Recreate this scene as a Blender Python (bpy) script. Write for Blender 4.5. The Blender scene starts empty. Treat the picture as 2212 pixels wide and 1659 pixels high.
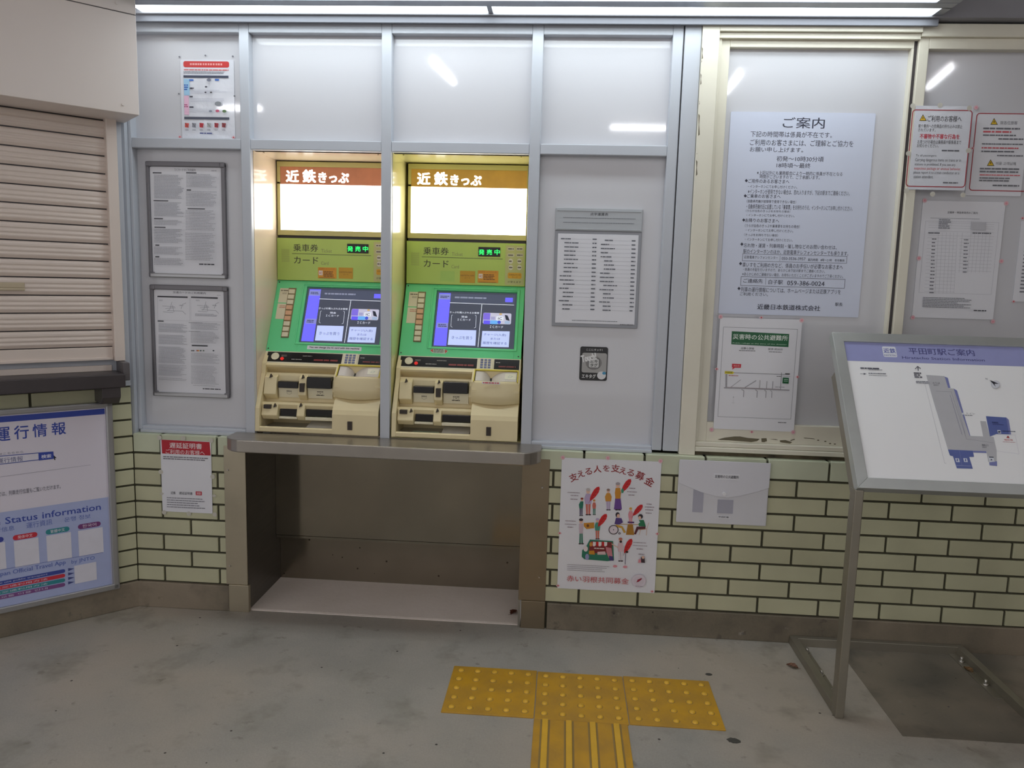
import bpy, bmesh, math, random
import numpy as np
from mathutils import Matrix, Vector
random.seed(7)
S = bpy.context.scene
COL = S.collection

# ------------------------------------------------------------ camera
FPX = 1666.676
CAM = np.array([-0.5666, -2.9733, 1.3883])
RX, RY, RZ = 1.4386, -0.0272, 0.0690
def rot(rx, ry, rz):
    cx, sx, cy, sy, cz, sz = math.cos(rx), math.sin(rx), math.cos(ry), math.sin(ry), math.cos(rz), math.sin(rz)
    A = np.array([[1, 0, 0], [0, cx, -sx], [0, sx, cx]])
    B = np.array([[cy, 0, sy], [0, 1, 0], [-sy, 0, cy]])
    Z = np.array([[cz, -sz, 0], [sz, cz, 0], [0, 0, 1]])
    return Z @ B @ A
MR = rot(RX, RY, RZ)
cd = bpy.data.cameras.new('camera'); cam = bpy.data.objects.new('camera', cd); COL.objects.link(cam)
cd.sensor_width = 36.0; cd.lens = FPX / 2212 * 36.0
cam.matrix_world = Matrix.Translation(Vector(CAM)) @ Matrix(MR.tolist()).to_4x4()
S.camera = cam
S.view_settings.view_transform = 'Standard'; S.view_settings.look = 'None'
S.view_settings.gamma = 1.0; S.view_settings.use_curve_mapping = False
S.view_settings.exposure = 0.0
try:
    S.cycles.use_denoising = True
    S.cycles.max_bounces = 6
    S.cycles.sample_clamp_indirect = 6.0
except Exception: pass
# world: dim evening light coming in from the open side of the station
W = bpy.data.worlds.new('evening'); S.world = W; W.use_nodes = True
W.node_tree.nodes['Background'].inputs[0].default_value = (0.84, 0.83, 0.845, 1)
W.node_tree.nodes['Background'].inputs[1].default_value = 0.84
TUBE_E = 45.0      # bare ceiling tubes behind the camera
FIX_E = 7.0        # diffusers of the wall light
BOX_E = 5.0        # lit boxes of the ticket machines

# ------------------------------------------------------------ colour and materials
def lin(c):
    r = []
    for v in c[:3]:
        v = v / 255.0
        r.append(v / 12.92 if v <= 0.04045 else ((v + 0.055) / 1.055) ** 2.4)
    return (*r, 1.0)
MATS = {}
def new_mat(name):
    m = bpy.data.materials.new(name); m.use_nodes = True
    return m, m.node_tree.nodes, m.node_tree.links, m.node_tree.nodes['Principled BSDF']
def mat(name, col, rough=0.5, metal=0.0, emit=0.0, noise=0.0, nscale=6.0, bump=0.0, bscale=60.0, coat=0.0, spec=0.5, alpha=1.0, col2=None):
    """painted / plastic / metal surface, with a procedural mottling of its own colour"""
    if name in MATS: return MATS[name]
    m, N, L, b = new_mat(name)
    b.inputs['Roughness'].default_value = rough; b.inputs['Metallic'].default_value = metal
    b.inputs['Specular IOR Level'].default_value = spec
    b.inputs['Base Color'].default_value = lin(col)
    if coat: b.inputs['Coat Weight'].default_value = coat; b.inputs['Coat Roughness'].default_value = 0.05
    if alpha < 1: b.inputs['Alpha'].default_value = alpha
    if emit:
        b.inputs['Emission Color'].default_value = lin(col); b.inputs['Emission Strength'].default_value = emit
    if noise or col2:
        tc = N.new('ShaderNodeTexCoord'); n = N.new('ShaderNodeTexNoise'); n.inputs['Scale'].default_value = nscale; n.inputs['Detail'].default_value = 6
        L.new(tc.outputs['Object'], n.inputs['Vector'])
        r = N.new('ShaderNodeValToRGB'); r.color_ramp.elements[0].position = 0.3; r.color_ramp.elements[1].position = 0.7
        c = lin(col); d = lin(col2) if col2 else tuple(x * (1 - noise) for x in c[:3]) + (1,)
        r.color_ramp.elements[0].color = d; r.color_ramp.elements[1].color = c
        L.new(n.outputs['Fac'], r.inputs[0]); L.new(r.outputs[0], b.inputs['Base Color'])
    if bump:
        tc = N.new('ShaderNodeTexCoord'); n = N.new('ShaderNodeTexNoise'); n.inputs['Scale'].default_value = bscale; n.inputs['Detail'].default_value = 5
        L.new(tc.outputs['Object'], n.inputs['Vector'])
        bp_ = N.new('ShaderNodeBump'); bp_.inputs['Strength'].default_value = bump; bp_.inputs['Distance'].default_value = 0.004
        L.new(n.outputs['Fac'], bp_.inputs['Height']); L.new(bp_.outputs[0], b.inputs['Normal'])
    MATS[name] = m
    return m
def ink(c, kind='ink'):
    """flat printed colour; c is an sRGB triple"""
    if isinstance(c, bpy.types.Material): return c
    return mat('%s_%d_%d_%d' % (kind, *c), c, rough=0.35, noise=0.04, nscale=30)
def glow(c, e):
    return mat('lit_%d_%d_%d_%g' % (*c, e), c, rough=0.3, emit=e)

def tile_mat(name, c1, c2):
    m, N, L, b = new_mat(name)
    g = N.new('ShaderNodeNewGeometry'); r = N.new('ShaderNodeValToRGB')
    r.color_ramp.elements[0].color = lin(c1); r.color_ramp.elements[1].color = lin(c2)
    L.new(g.outputs['Random Per Island'], r.inputs[0])
    tc = N.new('ShaderNodeTexCoord'); n = N.new('ShaderNodeTexNoise'); n.inputs['Scale'].default_value = 5; n.inputs['Detail'].default_value = 8
    L.new(tc.outputs['Object'], n.inputs['Vector'])
    mx = N.new('ShaderNodeMix'); mx.data_type = 'RGBA'; mx.blend_type = 'MULTIPLY'; mx.inputs[0].default_value = 0.35
    L.new(r.outputs[0], mx.inputs[6]); L.new(n.outputs['Fac'], mx.inputs[7]); L.new(mx.outputs[2], b.inputs['Base Color'])
    b.inputs['Roughness'].default_value = 0.28
    bm_ = N.new('ShaderNodeBump'); bm_.inputs['Strength'].default_value = 0.12; bm_.inputs['Distance'].default_value = 0.003
    n2 = N.new('ShaderNodeTexNoise'); n2.inputs['Scale'].default_value = 14; L.new(tc.outputs['Object'], n2.inputs['Vector'])
    L.new(n2.outputs['Fac'], bm_.inputs['Height']); L.new(bm_.outputs[0], b.inputs['Normal'])
    return m
def steel(name, col=(176, 170, 160), rough=0.33, streak=(1, 1, 40), spots=0.0, metal=.85, grain=None):
    m, N, L, b = new_mat(name)
    b.inputs['Metallic'].default_value = metal
    if grain:
        b.inputs['Anisotropic'].default_value = .9
        cx_ = N.new('ShaderNodeCombineXYZ')
        for q in range(3): cx_.inputs[q].default_value = grain[q]
        L.new(cx_.outputs[0], b.inputs['Tangent'])
    tc = N.new('ShaderNodeTexCoord'); mp = N.new('ShaderNodeMapping'); mp.inputs['Scale'].default_value = streak
    L.new(tc.outputs['Object'], mp.inputs[0])
    n = N.new('ShaderNodeTexNoise'); n.inputs['Scale'].default_value = 3; n.inputs['Detail'].default_value = 8; L.new(mp.outputs[0], n.inputs['Vector'])
    r = N.new('ShaderNodeMapRange'); r.inputs[3].default_value = rough - (0.07 if not grain else .01); r.inputs[4].default_value = rough + (0.1 if not grain else .01)
    L.new(n.outputs['Fac'], r.inputs[0]); L.new(r.outputs[0], b.inputs['Roughness'])
    n2 = N.new('ShaderNodeTexNoise'); n2.inputs['Scale'].default_value = 3.5; n2.inputs['Detail'].default_value = 8; L.new(tc.outputs['Object'], n2.inputs['Vector'])
    cr = N.new('ShaderNodeValToRGB'); c = lin(col)
    cr.color_ramp.elements[0].position = .3; cr.color_ramp.elements[1].position = .7
    cr.color_ramp.elements[0].color = tuple(x * .8 for x in c[:3]) + (1,); cr.color_ramp.elements[1].color = c
    L.new(n2.outputs['Fac'], cr.inputs[0]); out = cr.outputs[0]
    if spots:
        v = N.new('ShaderNodeTexVoronoi'); v.inputs['Scale'].default_value = 16; L.new(tc.outputs['Object'], v.inputs['Vector'])
        lt = N.new('ShaderNodeMath'); lt.operation = 'LESS_THAN'; lt.inputs[1].default_value = spots; L.new(v.outputs['Distance'], lt.inputs[0])
        mx = N.new('ShaderNodeMix'); mx.data_type = 'RGBA'; mx.inputs[7].default_value = lin((70, 62, 52)); L.new(lt.outputs[0], mx.inputs[0]); L.new(out, mx.inputs[6]); out = mx.outputs[2]
    L.new(out, b.inputs['Base Color'])
    return m
def concrete(name, c1, c2, spot=True, scale=2.2, dirt=(70, 68, 62)):
    m, N, L, b = new_mat(name)
    tc = N.new('ShaderNodeTexCoord')
    def noise(s, d=10, rough=.6):
        n = N.new('ShaderNodeTexNoise'); n.inputs['Scale'].default_value = s; n.inputs['Detail'].default_value = d; n.inputs['Roughness'].default_value = rough
        L.new(tc.outputs['Object'], n.inputs['Vector']); return n.outputs['Fac']
    r = N.new('ShaderNodeValToRGB'); r.color_ramp.elements[0].position = .32; r.color_ramp.elements[1].position = .68
    r.color_ramp.elements[0].color = lin(c2); r.color_ramp.elements[1].color = lin(c1)
    L.new(noise(scale), r.inputs[0]); out = r.outputs[0]
    # fine sand grain
    g = N.new('ShaderNodeMix'); g.data_type = 'RGBA'; g.blend_type = 'OVERLAY'; g.inputs[0].default_value = .25
    L.new(out, g.inputs[6]); L.new(noise(160, 3, .8), g.inputs[7]); out = g.outputs[2]
    if spot:
        def over(fac, col):
            nonlocal out
            mx = N.new('ShaderNodeMix'); mx.data_type = 'RGBA'; mx.inputs[7].default_value = lin(col)
            L.new(fac, mx.inputs[0]); L.new(out, mx.inputs[6]); out = mx.outputs[2]
        def ramp(src, a, c, v):
            mk = N.new('ShaderNodeValToRGB'); mk.color_ramp.elements[0].position = a; mk.color_ramp.elements[1].position = c
            mk.color_ramp.elements[0].color = (0, 0, 0, 1); mk.color_ramp.elements[1].color = (v, v, v, 1); L.new(src, mk.inputs[0]); return mk.outputs[0]
        over(ramp(noise(1.1, 3, .5), .45, .62, .45), (176, 160, 140))
        over(ramp(noise(5.0, 7, .65), .54, .70, .45), dirt)
        over(ramp(noise(17, 4, .6), .64, .72, .5), dirt)
        over(ramp(noise(9, 9, .7), .66, .74, .35), (206, 204, 198))
        for sc_, th_ in ((9, .04), (3.2, .024)):
            v = N.new('ShaderNodeTexVoronoi'); v.inputs['Scale'].default_value = sc_; L.new(tc.outputs['Object'], v.inputs['Vector'])
            lt = N.new('ShaderNodeMath'); lt.operation = 'LESS_THAN'; lt.inputs[1].default_value = th_; L.new(v.outputs['Distance'], lt.inputs[0])
            over(lt.outputs[0], (60, 57, 50))
    L.new(out, b.inputs['Base Color'])
    b.inputs['Roughness'].default_value = .62
    bp_ = N.new('ShaderNodeBump'); bp_.inputs['Strength'].default_value = .25; bp_.inputs['Distance'].default_value = .004
    L.new(noise(45, 8), bp_.inputs['Height']); L.new(bp_.outputs[0], b.inputs['Normal'])
    return m

M_FRAME = mat('grey_paint', (196, 200, 208), .34, noise=.06, nscale=3)
M_PANEL = mat('white_panel', (212, 212, 217), .3, noise=.04, nscale=1.2, coat=1.0)
M_CREAM = mat('cream_paint', (234, 229, 212), .38, noise=.1, nscale=4)
M_TILE = tile_mat('glazed_tile', (218, 217, 182), (206, 204, 170))
M_CAP = tile_mat('glazed_cap_tile', (222, 228, 200), (212, 218, 188))
M_GROUT = mat('grout', (74, 72, 56), .9)
M_STEEL = steel('stainless', spots=0.0)
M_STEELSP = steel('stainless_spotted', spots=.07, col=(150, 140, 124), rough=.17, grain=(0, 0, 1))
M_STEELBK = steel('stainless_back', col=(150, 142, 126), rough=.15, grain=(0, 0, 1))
M_STEELPOST = steel('stainless_post', col=(192, 182, 160), rough=.42)
M_STEELPOST2 = steel('stainless_post_brown', col=(148, 134, 112), rough=.42)
M_STEELTOP = steel('stainless_top', col=(174, 168, 160), rough=.3, streak=(1, 30, 30))
M_SHUT = mat('shutter_paint', (226, 212, 202), .3, noise=.06, nscale=2)
M_SHUTBOX = mat('shutter_box_paint', (232, 222, 216), .45, noise=.05, nscale=2)
M_DARK = mat('dark_bronze', (68, 62, 64), .38, noise=.15, nscale=8)
M_MCREAM = mat('machine_cream', (230, 214, 170), .38, noise=.05, nscale=5)
M_MCREAM2 = mat('machine_light_cream', (226, 218, 190), .38)
M_BLACK = mat('black_plastic', (22, 20, 20), .2)
M_DKBROWN = mat('dark_brown_plastic', (52, 42, 34), .35)
M_MGREEN = mat('machine_green', (112, 226, 156), .3, noise=.05, nscale=5, coat=.2)
M_MYEL = mat('machine_yellow_green', (190, 218, 112), .38, noise=.05, nscale=5)
M_ALU = mat('aluminium', (178, 178, 180), .3, metal=.7)
M_ALUD = mat('aluminium_dark', (120, 118, 122), .4, metal=.5)
M_PAPER = mat('paper', (232, 232, 238), .3, noise=.02, nscale=9, coat=.15)
M_PINK = mat('pink_sticker', (236, 196, 202), .35, alpha=.9)
M_REDDOT = mat('red_sticker_centre', (190, 60, 70), .35)
M_CLEAR = mat('clear_tape', (226, 222, 210), .15, alpha=.75)
M_BLK = ink((35, 34, 38))
M_SCREW = mat('screw_metal', (200, 196, 190), .3, metal=.9)

# ------------------------------------------------------------ helpers
def mesh_obj(name, verts, faces, mats, parent=None, midx=None, smooth=False):
    me = bpy.data.meshes.new(name); me.from_pydata([tuple(map(float, v)) for v in verts], [], faces)
    for m in (mats if isinstance(mats, (list, tuple)) else [mats]): me.materials.append(m)
    if midx is not None: me.polygons.foreach_set('material_index', midx)
    if smooth: me.polygons.foreach_set('use_smooth', [True] * len(me.polygons))
    me.update()
    o = bpy.data.objects.new(name, me); COL.objects.link(o)
    if parent: o.parent = parent
    return o
class B:
    """collects solids and links them as one mesh"""
    def __init__(s): s.bm = bmesh.new(); s.mi = 0
    def _tag(s, n0):
        s.bm.faces.ensure_lookup_table()
        for f in s.bm.faces[n0:]: f.material_index = s.mi
    def box(s, a, b, bev=0.0, M=None, seg=2):
        bm2 = bmesh.new()
        bmesh.ops.create_cube(bm2, size=1)
        sc = [abs(b[i] - a[i]) for i in range(3)]; c = [(a[i] + b[i]) / 2 for i in range(3)]
        for v in bm2.verts: v.co = Vector([v.co[i] * sc[i] + c[i] for i in range(3)])
        if bev: bmesh.ops.bevel(bm2, geom=bm2.edges[:], offset=min(bev, min(sc) * .45), segments=seg, affect='EDGES', profile=.5)
        return s._merge(bm2, M)
    def _merge(s, bm2, M=None):
        if M is not None: bmesh.ops.transform(bm2, matrix=M, verts=bm2.verts)
        n0 = len(s.bm.faces)
        vm = {}
        for v in bm2.verts: vm[v] = s.bm.verts.new(v.co)
        for f in bm2.faces:
            try:
                g = s.bm.faces.new([vm[v] for v in f.verts]); g.smooth = f.smooth
            except ValueError: pass
        s._tag(n0); bm2.free(); return s
    def prism(s, prof, x0, x1, axis=0, bev=0.0, M=None):
        """extrude a polygon: axis 0 -> prof is (y,z); 1 -> (x,z); 2 -> (x,y)"""
        def P(p, t):
            return {0: (t, p[0], p[1]), 1: (p[0], t, p[1]), 2: (p[0], p[1], t)}[axis]
        bm2 = bmesh.new()
        A = [bm2.verts.new(P(p, x0)) for p in prof]; Bv = [bm2.verts.new(P(p, x1)) for p in prof]
        n = len(prof)
        bm2.faces.new(A); bm2.faces.new(Bv[::-1])
        for i in range(n): bm2.faces.new([A[i], Bv[i], Bv[(i + 1) % n], A[(i + 1) % n]])
        bmesh.ops.recalc_face_normals(bm2, faces=bm2.faces)
        if bev: bmesh.ops.bevel(bm2, geom=bm2.edges[:], offset=bev, segments=2, affect='EDGES', profile=.5)
        bmesh.ops.triangulate(bm2, faces=[f for f in bm2.faces if len(f.verts) > 4])
        return s._merge(bm2, M)
    def cyl(s, p, q, r, seg=20, r2=None):
        p, q = Vector(p), Vector(q); d = q - p
        bm2 = bmesh.new(); bmesh.ops.create_cone(bm2, cap_ends=True, segments=seg, radius1=r, radius2=r if r2 is None else r2, depth=d.length)
        for f in bm2.faces: f.smooth = len(f.verts) == 4
        return s._merge(bm2, Matrix.Translation((p + q) / 2) @ d.to_track_quat('Z', 'Y').to_matrix().to_4x4())
    def dome(s, c, r, h, seg=14, rings=4):
        bm2 = bmesh.new(); prev = None
        for i in range(rings + 1):
            a = i / rings * math.pi / 2; rr = r * math.cos(a); z = h * math.sin(a)
            if i == rings:
                t = bm2.verts.new((c[0], c[1], c[2] + h))
                for j in range(seg):
                    f = bm2.faces.new([prev[j], prev[(j + 1) % seg], t]); f.smooth = True
            else:
                cur = [bm2.verts.new((c[0] + rr * math.cos(2 * math.pi * j / seg), c[1] + rr * math.sin(2 * math.pi * j / seg), c[2] + z)) for j in range(seg)]
                if prev:
                    for j in range(seg):
                        f = bm2.faces.new([prev[j], prev[(j + 1) % seg], cur[(j + 1) % seg], cur[j]]); f.smooth = True
                prev = cur
        return s._merge(bm2)
    def mat(s, i): s.mi = i; return s
    def build(s, name, mats, parent=None):
        me = bpy.data.meshes.new(name); s.bm.to_mesh(me); s.bm.free()
        for m in (mats if isinstance(mats, (list, tuple)) else [mats]): me.materials.append(m)
        o = bpy.data.objects.new(name, me); COL.objects.link(o)
        if parent: o.parent = parent
        return o
def tag(o, label=None, cat=None, group=None, kind=None):
    if label: o['label'] = label
    if cat: o['category'] = cat
    if group: o['group'] = group
    if kind: o['kind'] = kind
    return o
def empty(name, loc=(0, 0, 0), M=None):
    o = bpy.data.objects.new(name, None); o.empty_display_size = .05; COL.objects.link(o)
    o.matrix_world = M if M is not None else Matrix.Translation(loc)
    return o

# a surface that carries print: origin (bottom left), right, up and outward directions
class Face:
    def __init__(s, O, U, V):
        s.O = np.array(O, float); s.U = np.array(U, float); s.V = np.array(V, float)
        s.U /= np.linalg.norm(s.U); s.V /= np.linalg.norm(s.V); s.N = np.cross(s.U, s.V)
    def M(s):
        m = Matrix.Identity(4)
        for i in range(3):
            m[i][0], m[i][1], m[i][2], m[i][3] = s.U[i], s.V[i], s.N[i], s.O[i]
        return m
    def at(s, px, py):
        """where the sight line through a point of the photograph meets this surface"""
        r = MR @ np.array([(px - 1106) / FPX, -(py - 829.5) / FPX, -1.0])
        t = ((s.O - CAM) @ s.N) / (r @ s.N); P = CAM + t * r - s.O
        return float(P @ s.U), float(P @ s.V)
def wall_face(x, z, Y): return Face((x, Y, z), (1, 0, 0), (0, 0, 1))
TEXT_CACHE = {}
def glyphs(t, bold):
    k = t
    if k in TEXT_CACHE: return TEXT_CACHE[k]
    c = bpy.data.curves.new('t', 'FONT'); c.body = t; c.size = 1; c.resolution_u = 2
    o = bpy.data.objects.new('t', c)
    me = bpy.data.meshes.new_from_object(o)
    v = np.array([x.co[:] for x in me.vertices]) if len(me.vertices) else np.zeros((0, 3)); f = [tuple(p.vertices) for p in me.polygons]
    bpy.data.objects.remove(o); bpy.data.curves.remove(c); bpy.data.meshes.remove(me)
    TEXT_CACHE[k] = (v, f); return v, f
class Art:
    """print, drawing and lettering on a Face; points are given in a crop of the photograph (crop = x0, y0, px per photo px), or in metres on the face when crop is None"""
    def __init__(s, face, crop=None, z0=.0006):
        s.f = face; s.c = crop; s.v = []; s.fc = []; s.mi = []; s.m = []; s.z = z0
    def P(s, x, y):
        if s.c is None: return (x, y)
        return s.f.at(s.c[0] + x / s.c[2], s.c[1] + y / s.c[2])
    def _m(s, c):
        m = ink(c) if not isinstance(c, bpy.types.Material) else c
        if m not in s.m: s.m.append(m)
        return s.m.index(m)
    def raw(s, pts, c, faces=None):
        s.z += .00002; n = len(s.v); s.v += [(p[0], p[1], s.z) for p in pts]
        for f in (faces or [tuple(range(len(pts)))]):
            s.fc.append(tuple(i + n for i in f)); s.mi.append(s._m(c))
    def _ccw(s, pts):
        a = sum(pts[i][0] * pts[(i + 1) % len(pts)][1] - pts[(i + 1) % len(pts)][0] * pts[i][1] for i in range(len(pts)))
        return pts if a > 0 else pts[::-1]
    def poly(s, pts, c): s.raw(s._ccw([s.P(*p) for p in pts]), c); return s
    def rect(s, x0, y0, x1, y1, c, r=0):
        a = s.P(x0, y0); b = s.P(x1, y1)
        X0, Y1 = a; X1, Y0 = b
        s.lrect(X0, Y0, X1, Y1, c, r * abs(X1 - X0)); return s
    def lrect(s, X0, Y0, X1, Y1, c, r=0):
        if X1 < X0: X0, X1 = X1, X0
        if Y1 < Y0: Y0, Y1 = Y1, Y0
        if r <= 0: s.raw([(X0, Y0), (X1, Y0), (X1, Y1), (X0, Y1)], c); return s
        r = min(r, (X1 - X0) / 2, (Y1 - Y0) / 2); p = []
        for cx, cy, a0 in ((X1 - r, Y0 + r, -90), (X1 - r, Y1 - r, 0), (X0 + r, Y1 - r, 90), (X0 + r, Y0 + r, 180)):
            for k in range(5):
                a = math.radians(a0 + k * 22.5); p.append((cx + r * math.cos(a), cy + r * math.sin(a)))
        s.raw(p, c); return s
    def outline(s, x0, y0, x1, y1, c, t=.0008, r=0):
        a = s.P(x0, y0); b = s.P(x1, y1)
        X0, Y1 = a; X1, Y0 = b
        r = r * (X1 - X0)
        def ring(q, rr):
            X0_, X1_, Y0_, Y1_ = X0 + q, X1 - q, Y0 + q, Y1 - q; p = []
            rr = max(rr, 1e-5)
            for cx, cy, a0 in ((X1_ - rr, Y0_ + rr, -90), (X1_ - rr, Y1_ - rr, 0), (X0_ + rr, Y1_ - rr, 90), (X0_ + rr, Y0_ + rr, 180)):
                for k in range(5):
                    g = math.radians(a0 + k * 22.5); p.append((cx + rr * math.cos(g), cy + rr * math.sin(g)))
            return p
        o = ring(0, r); i = ring(t, max(r - t, 0)); n = len(o)
        s.raw(o + i, c, [(k, (k + 1) % n, n + (k + 1) % n, n + k) for k in range(n)]); return s
    def line(s, pts, c, t=.001):
        q = [s.P(*p) for p in pts]
        for a, b in zip(q[:-1], q[1:]):
            dx, dy = b[0] - a[0], b[1] - a[1]; l = math.hypot(dx, dy) or 1; nx, ny = -dy / l * t / 2, dx / l * t / 2
            s.raw(s._ccw([(a[0] + nx, a[1] + ny), (b[0] + nx, b[1] + ny), (b[0] - nx, b[1] - ny), (a[0] - nx, a[1] - ny)]), c)
        return s
    def ell(s, x, y, rx, ry, c, ang=0, n=18):
        a = math.radians(ang); pts = []
        for k in range(n):
            g = 2 * math.pi * k / n; u = rx * math.cos(g); v = ry * math.sin(g)
            pts.append((x + u * math.cos(a) - v * math.sin(a), y + u * math.sin(a) + v * math.cos(a)))
        return s.poly(pts, c)
    def text(s, t, x0, y0, x1, y1, c, bold=0.0, slant=True):
        """lettering fitted into the box x0,y0 - x1,y1 (its right end shifted down by the print's own slope in the crop)"""
        v, f = glyphs(t, bold)
        if not len(v): return s
        a = s.P(x0, y0); b = s.P(x1, y1)
        X0, Y1 = a; X1, Y0 = b
        return s.ltext(t, X0, Y0, X1, Y1, c, bold)
    def ltext(s, t, X0, Y0, X1, Y1, c, bold=0.0, ang=0.0):
        v, f = glyphs(t, bold)
        if not len(v): return s
        lo = v.min(0); hi = v.max(0); w = max(hi[0] - lo[0], 1e-4); h = max(hi[1] - lo[1], 1e-4)
        if t.strip() in ('ー', '一', '-', '～'): h = w
        p = (v - lo) / [w, h, 1] * [X1 - X0, Y1 - Y0, 0]
        if ang:
            a = math.radians(ang); cx, cy = (X1 - X0) / 2, (Y1 - Y0) / 2
            q = p.copy(); q[:, 0] = cx + (p[:, 0] - cx) * math.cos(a) - (p[:, 1] - cy) * math.sin(a); q[:, 1] = cy + (p[:, 0] - cx) * math.sin(a) + (p[:, 1] - cy) * math.cos(a); p = q
        k = s._m(c); e_ = bold * abs(Y1 - Y0)
        for ox, oy in (((0, 0),) if bold < .005 else ((-e_, 0), (e_, 0)) if bold < .009 else ((-e_, -e_), (e_, -e_), (-e_, e_), (e_, e_))):
            s.z += .00001; n = len(s.v); s.v += [(X0 + q[0] + ox, Y0 + q[1] + oy, s.z) for q in p]
            for g in f: s.fc.append(tuple(i + n for i in g)); s.mi.append(k)
        return s
    def greek(s, x0, y0, x1, y1, n, c, fill=.5, ragged=.3, dash=(1.2, 5)):
        """lines too small to read in the photograph"""
        a = s.P(x0, y0); b = s.P(x1, y1)
        X0, Y1 = a; X1, Y0 = b
        if Y1 < Y0: Y0, Y1 = Y1, Y0
        if X1 < X0: X0, X1 = X1, X0
        p = max(Y1 - Y0, 1e-4) / n
        for i in range(n):
            y = Y1 - p * (i + .5); x = X0; xe = X1 - (random.random() * ragged * (X1 - X0)); h = p * fill
            while x < xe - h * .5:
                w = min(h * random.uniform(*dash), xe - x); s.raw([(x, y - h / 2), (x + w, y - h / 2), (x + w, y + h / 2), (x, y + h / 2)], c); x += w + h * random.uniform(.25, .6)
        return s
    def build(s, name, parent, M=None, base=0.0):
        v = s.v
        if M is not None: v = [tuple(M @ Vector(q)) for q in v]
        return mesh_obj(name, v, s.fc, s.m, parent, s.mi)
def sheet(name, label, cat, x, z, w, h, Y, th=.0012, m=None, group=None, rot=0.0, r=.004):
    """a sheet hung on a wall facing the camera side; x, z = its lower left corner"""
    f = wall_face(x, z, Y)
    a = Art(f); a.z = 0
    p = []
    for cx, cy, a0 in ((w - r, r, -90), (w - r, h - r, 0), (r, h - r, 90), (r, r, 180)):
        for k in range(4):
            g = math.radians(a0 + k * 30); p.append((cx + r * math.cos(g), cy + r * math.sin(g)))
    b = B(); b.prism(p, -.0005, th, axis=2)
    o = b.build(name, m or M_PAPER); o.matrix_world = f.M()
    tag(o, label, cat, group)
    return o, f
def stickers(o, f, crop, pts, r=.008, mat_=None, z=.0014, name='sticker', shape='disc'):
    for p in pts:
        x, y = f.at(crop[0] + p[0] / crop[2], crop[1] + p[1] / crop[2])
        b = B(); sh = p[2] if len(p) > 2 else shape
        if sh == 'disc':
            b.cyl((x, y, z), (x, y, z + .0008), r, 16)
            b.mat(1); b.cyl((x, y, z + .0008), (x, y, z + .0011), r * .45, 12)
        else:
            q = r * 1.0; b.prism([(x - q, y), (x, y - q * .75), (x + q, y), (x, y + q * .75)], z, z + .0008, axis=2)
            b.mat(1); b.cyl((x, y, z + .0008), (x, y, z + .0012), r * .3, 10)
        m1 = mat_ or M_PINK
        b.build(name, [m1, m1 if mat_ else (M_REDDOT if sh != 'disc' else mat('pink_centre', (226, 150, 165), .35))], o)
# ------------------------------------------------------------ the setting
HB = .111; PC = .068; PB = .235; CAPZ = .735
def tiles(b, x0, x1, z0, rows, off, y=0.0, M=None, gap=.0088, cap=None, phase=0):
    """running-bond tiles between x0 and x1 as bevelled blocks"""
    for r in range(rows):
        zb = z0 + r * PC + gap * .5; zt = z0 + (r + 1) * PC - gap * .5
        if cap and r == rows - 1: zt = cap - .001
        b.mat(1 if (cap and r == rows - 1) else 0)
        o = off + ((r + phase) % 2) * PB / 2
        k = math.floor((x0 - o) / PB)
        while o + k * PB < x1:
            a = max(x0, o + k * PB + gap * .5); c = min(x1, o + (k + 1) * PB - gap * .5); k += 1
            if c - a > .006: b.box((a, y - .0015, zb), (c, y + .012, zt), .0022, M)
            if cap and r == rows - 1 and c - a > .006: b.box((a, y - .0005, zt - .014), (c, y + .055, zt + .0005), .006, M)
def solid_wall(name, a, b, mats=M_GROUT, M=None):
    o = B().box(a, b, 0, M).build(name, mats); o['kind'] = 'structure'; return o
CX0, CX1 = -1.84, -.69      # opening under the ticket counter
# floor
fl = B().box((-4.6, -6.5, -.12), (3.2, .02, 0)).build('floor', concrete('floor_concrete', (176, 170, 160), (154, 151, 143), dirt=(104, 100, 84))); fl['kind'] = 'structure'
fr = B().box((CX0, .02, -.12), (CX1, .40, .004)).box((-1.83, .012, -.02), (-.705, .05, .003)).build('trim_1', concrete('recess_concrete', (246, 236, 228), (232, 222, 212), spot=False)); fr['kind'] = 'structure'
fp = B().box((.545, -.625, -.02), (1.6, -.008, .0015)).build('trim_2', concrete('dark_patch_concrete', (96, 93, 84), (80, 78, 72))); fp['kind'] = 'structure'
# back wall, lower part: tiled, in two stretches
for nm, x0, x1, off, ph in (('wall_back', -.640, 2.6, 0.0, 0), ('wall_back_left', -2.30, -1.895, -2.186, 0)):
    w = B(); w.mi = 2; w.box((x0 if x0 > -1 else -2.7, .006, 0.0), (x1, .34, CAPZ - .012)); tiles(w, x0, x1, HB, 9, off, cap=CAPZ, phase=ph)
    o = w.build(nm, [M_TILE, M_CAP, M_GROUT]); o['kind'] = 'structure'
M_PLINTH = concrete('plinth_concrete', (126, 116, 98), (98, 92, 78), scale=5, dirt=(50, 46, 42))
for nm, x0, x1 in (('baseboard_back', CX1 + .095, 2.6), ('baseboard_back_left', -2.30, CX0 - .07)):
    o = B().box((x0, -.010, 0), (x1, .01, HB - .002), .003).build(nm, M_PLINTH); o['kind'] = 'structure'
# back wall behind the panelling
TH = math.radians(44); LD = Vector((-math.cos(TH), -math.sin(TH), 0)); LN = Vector((math.sin(TH), -math.cos(TH), 0)); LO = Vector((-2.30, 0, 0))
ML = Matrix(((-LD.x, -LN.x, 0, LO.x), (-LD.y, -LN.y, 0, LO.y), (0, 0, 1, 0), (0, 0, 0, 1)))   # local x = to the right, y = into the wall, z = up
o = B().box((-2.30, .62, .0), (2.6, .70, 2.9)).build('wall_rear', mat('rear_wall', (150, 150, 150), .8)); o['kind'] = 'structure'
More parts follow.
